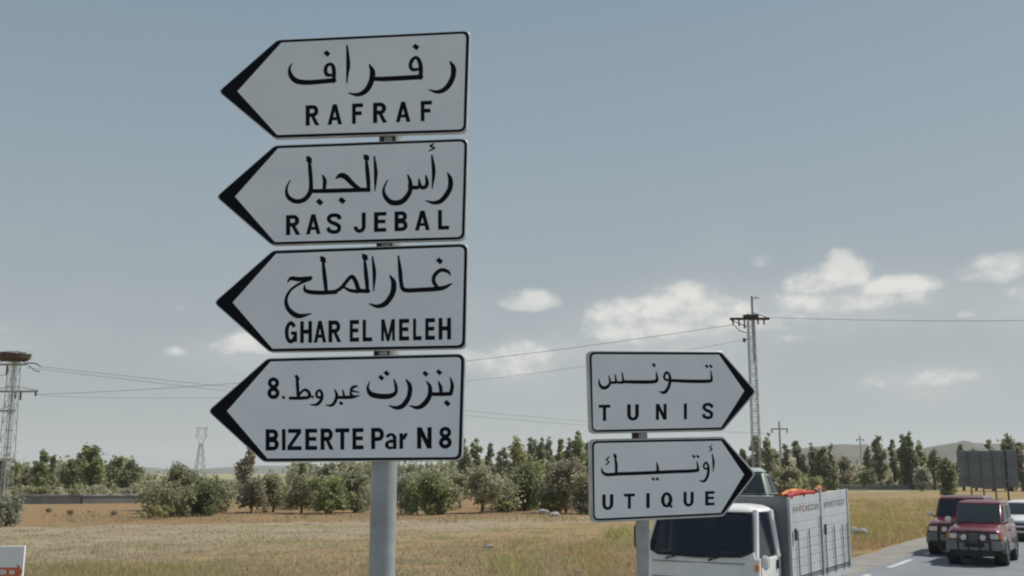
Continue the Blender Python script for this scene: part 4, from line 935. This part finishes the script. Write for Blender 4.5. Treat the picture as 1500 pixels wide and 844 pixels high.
def car(name, label, cat, loc, rz, P, group=None):
    """local +x is forward, origin on the ground under the front bumper"""
    L, W, Hh, belt, hood, sill = P['L'], P['W'], P['H'], P['belt'], P['hood'], P['sill']; pm = P['paint']; r = P['r']; hw = W / 2
    root = empty(name, loc, rz); tag(root, label, cat, group)
    hl = P['hoodlen']; b = MB()
    ax = [P['ax1'], P['ax2']]
    ce = P.get('cabend'); sec = [(-.02, ringbox(hw * .90, sill + .10, hood - .16)), (-.10, ringbox(hw * .96, sill + .02, hood - .05)), (-.35, ringbox(hw * .985, sill, hood)), (-hl * .7, ringbox(hw, sill, hood + .05)), (-hl, ringbox(hw, sill, belt)),
           (-L * .6, ringbox(hw, sill, belt + .01)), (-L + .25, ringbox(hw * .99, sill, belt)), (-L + .03, ringbox(hw * .95, sill + .06, belt - .06))]
    if ce:     # open load deck behind a single cab
        sec = sec[:5] + [(ce - .02, ringbox(hw, sill, belt)), (ce - .08, ringbox(hw, sill, belt - .30)), (-L + .03, ringbox(hw * .97, sill + .06, belt - .32))]
    section_loft(b, sec); body = b.obj('body', pm, root, smooth=True, bevel=.02)
    # roof and pillars as a tapering upper body
    x0, x1, x2, x3 = -hl + .02, -hl - P['rake'], (ce or -L) + .22 - (.12 if ce else 0), (ce or -L) + .05; rw = hw - P['tumble']
    b = MB(); lo = [(x0, hw - .10), (x3, hw - .12)]; Z0, Z1 = belt - .03, Hh
    b.hexa([(x0, -lo[0][1], Z0), (x3, -lo[1][1], Z0), (x3, lo[1][1], Z0), (x0, lo[0][1], Z0), (x1, -rw, Z1 - .05), (x2, -rw, Z1 - .06), (x2, rw, Z1 - .06), (x1, rw, Z1 - .05)])
    b.obj('cabin', pm, root, smooth=True, bevel=.05, seg=3)
    b = MB(); b.hexa([(x1 + .03, -rw + .01, Z1 - .07), (x2 - .02, -rw + .01, Z1 - .07), (x2 - .02, rw - .01, Z1 - .07), (x1 + .03, rw - .01, Z1 - .07), (x1 - .12, -rw + .10, Z1), (x2 + .1, -rw + .1, Z1), (x2 + .1, rw - .1, Z1), (x1 - .12, rw - .1, Z1)]); b.obj('roof', pm, root, smooth=True, bevel=.02)
    A = lambda f, y_, s: None
    def side_pt(fx, fz, s):   # on cabin side
        xa = x0 + (x1 - x0) * fz; xb = x3 + (x2 - x3) * fz; y = (lo[0][1] + (lo[1][1] - lo[0][1]) * fx) * (1 - fz) + rw * fz; return Vector((xa + (xb - xa) * fx, s * y, Z0 + (Z1 - .05 - Z0) * fz))
    b = MB(); quad_panel(b, [(x0, -lo[0][1], Z0), (x0, lo[0][1], Z0), (x1, rw, Z1 - .05), (x1, -rw, Z1 - .05)], .012, .07, Vector((1, 0, .5))); b.obj('windshield', P.get('glass', M['glass']), root)
    b = MB(); quad_panel(b, [(x3, -lo[1][1], Z0), (x3, lo[1][1], Z0), (x2, rw, Z1 - .06), (x2, -rw, Z1 - .06)], .012, .09, Vector((-1, 0, .3))); b.obj('rear_window', M['glass'], root)
    for s in (-1, 1):
        for (f0, f1) in P['win']:
            b = MB(); quad_panel(b, [side_pt(f0, .10, s), side_pt(f1, .10, s), side_pt(f1, .88, s), side_pt(f0, .88, s)], .012, .025, Vector((0, s, .3))); b.obj('side_window', M['glass'], root)
        b = MB() if not P.get('cabend') else MB(); b.box((-hl - .12, s * (hw + (.005 if not P.get('cabend') else -.06)), belt + .02), (-hl - .24, s * (hw + (.17 if not P.get('cabend') else .02)), belt + (.17 if not P.get('cabend') else .07))); b.obj('mirror', P.get('mirror', M['dark']), root, bevel=.03)
        b = MB(); b.tube([(-hl - .18, s * (hw - .10), belt - .01), (-hl - .18, s * (hw + .06), belt + .06)], .02, 6); b.obj('mirror_arm', M['dark'], root)
        b = MB(); z = hood - .20; b.box((-.02, s * (hw - .36), z - .08), (.015, s * (hw - .11), z + .05)); b.obj('headlight', M['lamp'], root, bevel=.015)
        b = MB(); b.box((-.10, s * (hw - .095), z - .08), (.0, s * (hw - .035), z + .05)); b.obj('indicator_lamp', M['amber'], root, bevel=.01)
        for xw in ax:
            a_ = MB(); n = 12     # wheel arch flare
            for k in range(n):
                t0, t1 = math.pi * k / n, math.pi * (k + 1) / n; ro, ri = r * 1.28, r * 1.10; y0_, y1_ = s * (hw - .06), s * (hw + .035)
                pts = [(xw + math.cos(t0) * ri, y0_, r + math.sin(t0) * ri), (xw + math.cos(t1) * ri, y0_, r + math.sin(t1) * ri), (xw + math.cos(t1) * ro, y0_, r + math.sin(t1) * ro), (xw + math.cos(t0) * ro, y0_, r + math.sin(t0) * ro)]
                a_.hexa(pts + [(p_[0], y1_, p_[2]) for p_ in pts])
            a_.obj('wheel_arch', P['clad'], root, smooth=True)
            w_ = MB(); w_.tube([(xw, s * (hw - .30), r), (xw, s * (hw + .004), r)], r * 1.12, 24); w_.obj('wheel_well', M['dark'], root)
            wheel(root, xw, s * (hw - .105 + .02), r, .23, side=s)
        b = MB(); b.box((ax[0] - r * 1.3, s * (hw - .03), sill - .05), (ax[1] + r * 1.3, s * (hw + .025), sill + .14)); b.obj('sill_trim', P['clad'], root, bevel=.02)
        b = MB(); xm = -L * .52; b.box((xm, s * (hw - .002), sill + .2), (xm + .012, s * (hw + .004), belt - .06)); b.obj('door_gap', M['dark'], root)
        b = MB(); b.box((xm + .10, s * (hw - .004), belt - .2), (xm + .24, s * (hw + .022), belt - .165)); b.obj('door_handle', M['dark'], root)
    b = MB(); b.box((-.03, -hw + .46, hood - .31), (.008, hw - .46, hood - .14)); b.obj('grille', M['dark'], root, bevel=.01)
    for k in range(4): b = MB(); z = hood - .29 + k * .04; b.box((.009, -hw + .48, z), (.02, hw - .48, z + .012)); b.obj('grille_bar', M['rim'], root)
    b = MB(); b.box((-.22, -hw * .98, sill + .02), (.09, hw * .98, sill + .28)); b.obj('front_bumper', P['clad'], root, bevel=.04, seg=3)
    b = MB(); b.box((-.15, -hw * .72, sill - .14), (.02, hw * .72, sill + .019)); b.obj('air_dam', M['dark'], root, bevel=.02)
    b = MB(); b.box((.091, -.26, sill + .10), (.10, .26, sill + .21)); b.obj('licence_plate', M['dark'], root)
    b = MB(); b.box((-L - .05, -hw * .95, sill + .05), (-L + .1, hw * .95, sill + .26)); b.obj('rear_bumper', P['clad'], root, bevel=.03)
    # chassis floor
    b = MB(); b.box((-.3, -hw * .8, sill - .1), (-L + .3, hw * .8, sill - .003)); b.obj('floor_pan', M['dark'], root)
    for s in (-1, 1):
        b = MB(); b.tube([(x0 + .09 , s * .55, Z0 + .03), (x0 + .05 - P['rake'] * .25, s * .15, Z0 + .17)], .012, 5); b.obj('wiper', M['dark'], root)
    return root
HEAD = math.atan2(-ROADDIR.y, -ROADDIR.x)      # local +x pointing down the road towards the camera
suv = dict(L=4.0, W=1.72, H=1.76, belt=1.12, hood=1.02, sill=.42, r=.36, hoodlen=1.22, rake=.46, tumble=.17, ax1=-.72, ax2=-3.1, win=[(.05, .32), (.37, .62), (.67, .94)], paint=M['maroon'], clad=M['silver'], mirror=M['white'], glass=M['glass'])
jeep = dict(L=3.5, W=1.46, H=1.70, belt=1.09, hood=1.00, sill=.40, r=.34, hoodlen=1.05, rake=.42, tumble=.14, ax1=-.62, ax2=-2.75, win=[(.06, .46), (.52, .94)], paint=M['maroon'], clad=M['silver'], mirror=M['white'], glass=M['glasslight'])
def bullbar(r_, k, hw_):
    for s in (-1, 1):
        b = MB(); b.tube([(.13, s * hw_ * .33, .80 * k), (.19, s * hw_ * .33, .80 * k)], .075, 14); b.obj('spot_lamp', M['lamp'], r_, smooth=True)
    b = MB(); a_ = hw_ * .55; c_ = hw_ * .2
    for s in (-1, 1): b.tube([(.10, s * a_, .40), (.16, s * a_, .72), (.12, s * a_ * .96, .95 * k)], .024, 8); b.tube([(.10, s * c_, .42), (.15, s * c_, .92 * k)], .02, 8)
    b.tube([(.12, -a_, .95 * k), (.15, 0, .97 * k), (.12, a_, .95 * k)], .024, 8); b.tube([(.14, -a_, .68 * k), (.17, 0, .68 * k), (.14, a_, .68 * k)], .022, 8); b.obj('bull_bar', M['dark'], r_, smooth=True)
    for s in (-.34, .34): b = MB(); b.box((-1.75, s - .2, .9), (-1.86, s + .2, 1.32)); b.box((-1.75, s - .1, 1.33), (-1.84, s + .1, 1.49)); b.obj('seat', M['seatpale'], r_, bevel=.03)
jf = ground(1430, 830)
bullbar(car('off_road_car', 'front maroon off-road car with white door mirrors nearest on the road', 'car', (jf.x, jf.y, .012), HEAD, jeep, 'maroon off-road cars'), .96, .73)
af = atY(1401, 800, 32.0)
bullbar(car('off_road_car', 'dark red off-road car half hidden behind and left of the front maroon one', 'car', (af.x, 32.0, .012), HEAD, suv, 'maroon off-road cars'), 1.0, .86)
sed = dict(L=4.1, W=1.68, H=1.44, belt=.93, hood=.82, sill=.30, r=.29, hoodlen=1.05, rake=.62, tumble=.20, ax1=-.68, ax2=-3.15, win=[(.12, .45), (.50, .86)], paint=M['white'], clad=M['white'])
wf = ground(1476, 797)
car('white_car', 'white car following behind the maroon off-road car at the right edge', 'car', (wf.x + 1.05, wf.y + 1.0, .012), HEAD, sed)

# ---- truck
TH = ROADDIR; TL = ROADSIDE                    # back direction, truck-left direction
FL = Vector((3.39, 14.62, 0)); W = 1.72
tf = FL - TL * (W / 2)
truck = empty('light_truck', (tf.x, tf.y, .012), HEAD); tag(truck, 'white light truck with slatted aluminium bed approaching behind the UTIQUE sign', 'truck')
hw = W / 2
def ring_t(hw_, z0, z1, rr=.12):
    R_ = [(hw_ - .03, z0), (hw_, z0 + .15), (hw_, 1.30), (hw_ - .035, 1.62), (hw_ - .075, z1 - rr), (hw_ - .115, z1 - rr * .35), (hw_ - .22, z1)]
    return R_ + [(-y, z) for y, z in reversed(R_)]
# cab shell in pieces so that the windows are openings
def cabprof(z):        # x of the front surface at height z
    return np.interp(z, [.45, 1.0, 1.30, 1.93, 2.10], [.02, .02, -.0, -.30, -.42])
def cabhw(z): return float(np.interp(z, [.45, .7, 1.3, 1.62, 1.98, 2.10], [hw - .04, hw, hw, hw - .035, hw - .085, hw - .20]))
CB = -1.08             # back of the cab
b = MB()              # lower front and sides
zs_ = [.45, .6, .8, 1.0, 1.15, 1.30]
secs = []
for z in zs_:
    x = cabprof(z); h_ = cabhw(z); secs.append([(x - .10, -h_, z), (x, -h_ + .14, z), (x + .03, 0, z), (x, h_ - .14, z), (x - .10, h_, z), (CB, h_, z), (CB, -h_, z)])
n = 7; vs = [p_ for s_ in secs for p_ in s_]
b.add(vs, [(i * n + k, i * n + (k + 1) % n, (i + 1) * n + (k + 1) % n, (i + 1) * n + k) for i in range(len(secs) - 1) for k in range(n)] + [tuple(range(n)), tuple((len(secs) - 1) * n + k for k in range(n))])
b.obj('cab_body', M['white'], truck, smooth=True, bevel=.012, seg=2)
b = MB()              # roof
secs = []
for (z, ins) in ((1.935, 0), (1.955, .01), (1.985, .06), (2.02, .15), (2.04, .32)):
    x = cabprof(1.98) + .02 - ins * .8; h_ = cabhw(1.98) - ins; secs.append([(x - .10, -h_, z), (x, -h_ + .12, z), (x + .03, 0, z), (x, h_ - .12, z), (x - .10, h_, z), (CB + ins * .3, h_, z), (CB + ins * .3, -h_, z)])
vs = [p_ for s_ in secs for p_ in s_]
b.add(vs, [(i * n + k, i * n + (k + 1) % n, (i + 1) * n + (k + 1) % n, (i + 1) * n + k) for i in range(len(secs) - 1) for k in range(n)] + [tuple(range(n)), tuple((len(secs) - 1) * n + k for k in range(n))])
b.obj('cab_roof', M['white'], truck, smooth=True)
for s in (-1, 1):      # pillars
    for (xa, xb, wdt) in ((-.10, -.40, .075), (CB + .07, CB + .10, .13)):
        b = MB(); b.tube([(xa, s * (cabhw(1.3) - .045), 1.28), (xb, s * (cabhw(1.98) - .04), 1.95)], wdt / 2 + .01, 8); b.obj('pillar', M['white'], truck, smooth=True)
    b = MB(); quad_panel(b, [(-.16, s * (cabhw(1.3) - .02), 1.315), (CB + .14, s * (cabhw(1.3) - .02), 1.315), (CB + .16, s * (cabhw(1.98) - .02), 1.92), (-.42, s * (cabhw(1.98) - .02), 1.92)], .008, .01, Vector((0, s, .1))); b.obj('side_window', M['glass'], truck)
    b = MB(); b.box((-.17, s * (hw + .0005), .60), (-.182, s * (hw + .004), 1.29)); b.box((CB + .10, s * (hw + .0005), .60), (CB + .112, s * (hw + .004), 1.29)); b.obj('door_gap', M['dark'], truck)
    b = MB(); b.box((CB + .17, s * (hw + .002), 1.12), (CB + .215, s * (hw + .03), 1.25)); b.obj('door_handle', M['dark'], truck, bevel=.006)
    # mirrors
    if s < 0:
        b = MB(); b.tube([(-.05, -hw + .02, 1.28), (.06, -hw - .05, 1.34), (.05, -hw - .06, 1.78), (-.2, -hw + .05, 1.92)], .013, 6); b.obj('mirror_arm', M['dark'], truck)
        b = MB(); b.box((.03, -hw - .11, 1.40), (.075, -hw - .01, 1.74)); b.obj('mirror', M['dark'], truck, bevel=.02)
    else:
        b = MB(); b.tube([(-.16, hw - .02, 1.34), (-.10, hw + .06, 1.30)], .016, 6); b.obj('mirror_arm', M['dark'], truck)
        b = MB(); b.box((-.13, hw + .03, 1.16), (-.07, hw + .15, 1.36)); b.obj('mirror', M['white'], truck, bevel=.03)
    b = MB(); b.box((.02, s * (hw - .36), .84), (.05, s * (hw - .10), 1.0)); b.obj('headlight', M['lamp'], truck, bevel=.015)
    b = MB(); b.box((-.06, s * (hw - .03), 1.14), (-.0, s * (hw + .012), 1.24)); b.obj('indicator_lamp', M['amber'], truck, bevel=.01)
    b = MB(); b.box((-.25, s * (hw - .08), .40), (-.9, s * (hw + .01), .46)); b.obj('step', M['dark'], truck)
# black cowl band and windscreen
b = MB(); wp = []
for (z, off) in ((1.315, .012), (1.925, .004)):
    h_ = cabhw(z) - .075; row = []
    for (fy, dx, dz) in ((-1, -.035, .085), (-.8, -.006, .018), (0, .03, 0), (.8, -.006, .018), (1, -.035, .085)):
        zz = z + (dz if z < 1.5 else -dz * .35); row.append((float(cabprof(zz)) + dx + off, h_ * fy, zz))
    wp.append(row)
nw = 5; vs = [p_ for s_ in wp for p_ in s_]; vs2 = [(x - .012, y, z) for (x, y, z) in vs]
b.add(vs + vs2, [(i, i + 1, nw + i + 1, nw + i) for i in range(nw - 1)] + [(10 + i, 10 + nw + i, 10 + nw + i + 1, 10 + i + 1) for i in range(nw - 1)] + [(0, 10, 11, 1), (1, 11, 12, 2), (2, 12, 13, 3), (3, 13, 14, 4), (5, 6, 16, 15), (6, 7, 17, 16), (7, 8, 18, 17), (8, 9, 19, 18), (0, 5, 15, 10), (4, 14, 19, 9)])
b.obj('windshield', M['glass'], truck, smooth=True)
b = MB(); lo_ = [(x + .004, y, z + .006) for (x, y, z) in wp[0]]; bt_ = [(float(cabprof(1.30)) + dx + .002, y, 1.292) for (x, y, z), dx in zip(wp[0], (-.035, -.006, .03, -.006, -.035))]
bt_[0] = (bt_[0][0], -cabhw(1.3) + .03, 1.292); bt_[4] = (bt_[4][0], cabhw(1.3) - .03, 1.292)
b.add(lo_ + bt_ + [(x - .03, y, z) for (x, y, z) in lo_ + bt_], [(5 + i, 6 + i, 1 + i, i) for i in range(4)] + [(15 + i, 10 + i, 11 + i, 16 + i) for i in range(4)] + [(i, i + 1, 11 + i, 10 + i) for i in range(4)] + [(5 + i, 15 + i, 16 + i, 6 + i) for i in range(4)] + [(0, 10, 15, 5), (4, 9, 19, 14)]); b.obj('cowl', M['white'], truck, smooth=True)
FRONTSEAL = [(x + .008, y, z) for (x, y, z) in wp[0]]; TOPSEAL = [(x + .008, y, z) for (x, y, z) in wp[1]]
b = MB(); b.tube(FRONTSEAL, .013, 6); b.tube(TOPSEAL, .012, 6)
for k in (0, 4): b.tube([FRONTSEAL[k], TOPSEAL[k]], .013, 6)
b.obj('windshield_seal', M['dark'], truck, smooth=True)
for y0_ in (-.45, .20):
    b = MB(); b.tube([(.045, y0_, 1.285), (.015, y0_ + .22, 1.345)], .009, 5); b.tube([(.05, y0_ - .03, 1.27), (.045, y0_ + .02, 1.30)], .014, 6); b.tube([(.022, y0_ - .10, 1.335), (-.004, y0_ + .52, 1.36)], .007, 5); b.obj('wiper', M['dark'], truck)
b = MB(); b.box((.035, -hw + .42, .86), (.055, hw - .42, .97)); b.obj('grille', M['dark'], truck, bevel=.008)
b = MB(); b.box((-.10, -hw - .0, .42), (.10, hw, .68)); b.obj('front_bumper', M['white'], truck, bevel=.03)
b = MB(); b.box((.101, -.26, .50), (.11, .26, .61)); b.obj('licence_plate', M['dark'], truck)
b = MB(); b.box((CB + .012, -hw + .09, 1.301), (CB + .03, hw - .09, 1.93)); b.obj('cab_back_wall', M['white'], truck)
for (y0_, y1_, z0_) in ((-hw + .16, hw - .16, 1.235), (-hw + .16, hw - .16, 1.02)):
    b = MB(); b.box((.022, y0_, z0_), (.034, y1_, z0_ + .008)); b.obj('panel_seam', M['dark'], truck)
# interior
b = MB(); b.box((-.12, -hw + .12, 1.301), (-.34, hw - .12, 1.345)); b.obj('dashboard', M['dark'], truck, bevel=.02)
for y0_ in (-.45, .05, .5): b = MB(); b.box((-.80, y0_ - .2, 1.301), (-.92, y0_ + .2, 1.68)); b.box((-.80, y0_ - .1, 1.69), (-.9, y0_ + .1, 1.84)); b.obj('seat', M['seatpale'], truck, bevel=.03)
for (y0_, mm, hh_, ww_) in ((-.18, 'redcloth', .05, .10), (.07, 'greencloth', .09, .13), (.36, 'board', .04, .11)):
    b = MB(); b.box((-.13, y0_ - ww_, 1.346), (-.30, y0_ + ww_, 1.346 + hh_)); o = b.obj('dashboard_item', M[mm], truck, bevel=.02)
b = MB(); th = [((-.40 + .10 * math.sin(a_ * .524)), .42 + .19 * math.cos(a_ * .524), 1.40 + .15 * math.sin(a_ * .524)) for a_ in range(13)]; b.tube(th, .013, 6); b.obj('steering_wheel', M['dark'], truck)
# bed
bx0 = CB - .07; BL = 3.52; bx1 = bx0 - BL; bw = hw + .13; zf = .95
def bedtop(x): return 2.13 + .08 * (bx0 - x) / BL
b = MB(); b.box((bx0, -bw, zf - .06), (bx1, bw, zf)); b.obj('bed_floor', M['bedgrey'], truck)
b = MB(); b.box((bx0 - .002, -bw + .012, zf + .001), (bx0 - .052, bw - .012, bedtop(bx0) + .012)); b.obj('headboard', M['bedgrey'], truck, bevel=.01)
b = MB(); b.box((-.4, -.42, .52), (bx1 + .1, -.30, .70)); b.box((-.4, .30, .52), (bx1 + .1, .42, .70)); b.obj('chassis_rails', M['dark'], truck)
NPL = 9
for s in (-1, 1):
    for k in range(NPL):
        f0, f1 = k / NPL, (k + 1) / NPL
        for (xa, xb) in ((bx0 - .055, bx0 - BL * .5 + .03), (bx0 - BL * .5 - .03, bx1 + .03)):
            z = lambda x, f: zf + .01 + (bedtop(x) - zf - .01) * f
            b = MB(); g_ = .0035
            y0_, y1_ = s * (bw - .03), s * bw
            b.hexa([(xa, y0_, z(xa, f0) + g_), (xb, y0_, z(xb, f0) + g_), (xb, y1_, z(xb, f0) + g_), (xa, y1_, z(xa, f0) + g_), (xa, y0_, z(xa, f1) - g_), (xb, y0_, z(xb, f1) - g_), (xb, y1_, z(xb, f1) - g_), (xa, y1_, z(xa, f1) - g_)])
            b.obj('plank', M['bed'], truck, bevel=.004, seg=1)
    for x in (bx0 - .03, bx0 - BL * .5, bx1 + .02):   # posts
        b = MB(); b.box((x - .03, s * (bw - .025), zf - .1), (x + .03, s * (bw + .018), bedtop(x) + (.0 if x != bx0 - BL * .5 else .09))); b.obj('bed_post', M['bed'], truck, bevel=.006, seg=1)
    for x in (bx0 - .35, bx0 - .95, bx0 - 1.62, bx0 - 1.9, bx0 - 2.45, bx0 - 3.0, bx0 - 3.3):   # dark stake pockets on the lower half
        top = zf + (.86 if abs(x - bx0 + 1.62) < .2 else .68)
        b = MB(); b.box((x - .009, s * (bw + .0195), zf - .08), (x + .012, s * (bw + .03), top)); b.obj('stake', M['dark'], truck)
    for x in (bx0 - BL * .5 - .10, bx0 - .2): b = MB(); b.box((x - .03, s * (bw + .020), zf + .55), (x + .03, s * (bw + .05), zf + .72)); b.obj('latch', M['dark'], truck, bevel=.006, seg=1)
    b = MB(); b.box((bx0, s * (bw - .02), zf - .16), (bx1, s * (bw + .012), zf - .062)); b.obj('side_rail', M['bed'], truck)
# faded block lettering, red then dark, on the top plank (unreadable in the photograph)
b = MB(); b2 = MB(); rnd = random.Random(2)
zt0 = lambda x: zf + (bedtop(x) - zf) * .80; zt1 = lambda x: zf + (bedtop(x) - zf) * .872
x = bx0 - .22; i = 0
while x > bx1 + .18:
    wv = .11 if i < 8 else .095; tgt = b2 if i in (2, 3, 5) else b
    if not (bx0 - 1.68 > x > bx0 - 1.95):
        y_ = bw + .003
        for (fx0, fx1, g0, g1) in rnd.choice([((0, .3, 0, 1), (.3, 1, .78, 1), (.3, 1, .38, .6)), ((0, .28, 0, 1), (.72, 1, 0, 1), (.28, .72, .4, .62)), ((0, 1, 0, .22), (0, 1, .78, 1), (0, .3, .22, .78)), ((0, 1, .78, 1), (.35, .65, 0, .78)), ((0, .28, 0, 1), (.72, 1, 0, 1), (.28, .72, 0, .22))]):
            xa, xb = x - fx0 * wv, x - fx1 * wv
            f = lambda xx, gg: zt0(xx) + (zt1(xx) - zt0(xx)) * gg
            tgt.add([(xa, y_, f(xa, g0)), (xb, y_, f(xb, g0)), (xb, y_, f(xb, g1)), (xa, y_, f(xa, g1))], [(0, 1, 2, 3)])
    x -= wv * 1.5; i += 1
b.obj('side_lettering', M['faded'], truck, fixn=False); b2.obj('side_lettering', M['fadedred'], truck, fixn=False)
for s in (-1, 1):
    wheel(truck, -.62, s * (hw - .11), .36, .21, side=s); wheel(truck, bx1 + .95, s * (hw - .10), .36, .21, side=s); wheel(truck, bx1 + .95, s * (hw - .34), .36, .2, side=s)
    b = MB(); b.box((bx1 + .5, s * (hw - .45), .78), (bx1 + 1.4, s * hw, .80)); b.obj('mudguard', M['dark'], truck)
b = MB(); b.box((bx1, -bw + .01, zf - .05), (bx1 - .03, bw - .01, bedtop(bx1) - .25)); b.obj('tailgate', M['bed'], truck, bevel=.008)
b = MB(); b.tube([(bx1 - .04, bw - .06, zf - .02), (bx1 - .04, bw - .06, zf + .35)], .03, 8); b.obj('tail_hook', M['dark'], truck)
def cloth_roll(name, label, x0, x1, y, r, m, seed, group=None, amp=.2, zoff=0):
    rng = random.Random(seed); Rm = Matrix.Translation((tf.x, tf.y, .012)) @ Matrix.Rotation(HEAD, 4, 'Z')
    n = 16; b = MB(); pts = []; rr = []
    for i in range(n + 1):
        f = i / n; x = x0 + (x1 - x0) * f; rad = r * (.55 + .45 * math.sin(math.pi * min(max(f, .06), .94))) * rng.uniform(1 - amp, 1 + amp * .6)
        pts.append(Rm @ Vector((x, y + rng.uniform(-.04, .04), bedtop(x) + rad * .35 + zoff))); rr.append(rad)
    b.tube(pts, rr, 12); o = b.obj(name, m, None, smooth=True); tag(o, label, 'tarpaulin', group); return o
cloth_roll('rolled_tarpaulin', 'red folded tarpaulin lying on the front of the truck bed side', bx0 - .05, bx0 - 1.45, bw - .06, .06, M['red'], 5, 'covers on the truck bed')
cloth_roll('rolled_tarpaulin', 'orange sheet bunched behind the red tarpaulin on the truck bed', bx0 - .25, bx0 - 1.65, bw - .22, .065, M['tarp'], 6, 'covers on the truck bed')
cloth_roll('orange_bundle', 'small orange bundle on the rear half of the truck bed side', bx0 - 1.98, bx0 - 2.34, bw - .10, .075, M['tarp'], 7, 'covers on the truck bed')
# pale green car carried on the bed, behind the cab
kei = dict(L=3.25, W=1.52, H=1.62, belt=1.20, hood=1.10, sill=.40, r=.27, hoodlen=.30, rake=.24, tumble=.27, ax1=-.55, ax2=-2.6, cabend=-.86, win=[(.15, .85)], paint=M['palegreen'], clad=M['palegreen'], glass=M['glasslight'])
cp = Matrix.Translation((tf.x, tf.y, .012)) @ Matrix.Rotation(HEAD, 4, 'Z') @ Vector((bx0 - .16, -.07, zf + .001))
car('small_car', 'pale green small car riding on the truck bed behind the white cab', 'car', tuple(cp), HEAD, kei)

# ------------------------------------------------------------------ summer haze
b = MB(); b.box((-4400, -2300, -1.0), (4400, 4700, 110.0))
hm = bpy.data.materials.new('haze_air'); hm.use_nodes = True; t = hm.node_tree; t.nodes.remove(t.nodes['Principled BSDF'])
pv = t.nodes.new('ShaderNodeVolumePrincipled'); pv.inputs['Color'].default_value = (.86, .91, .96, 1); pv.inputs['Density'].default_value = .00017; pv.inputs['Anisotropy'].default_value = .2
t.links.new(pv.outputs[0], t.nodes['Material Output'].inputs['Volume'])
HZ = b.obj('haze', hm); tag(HZ, kind='stuff')
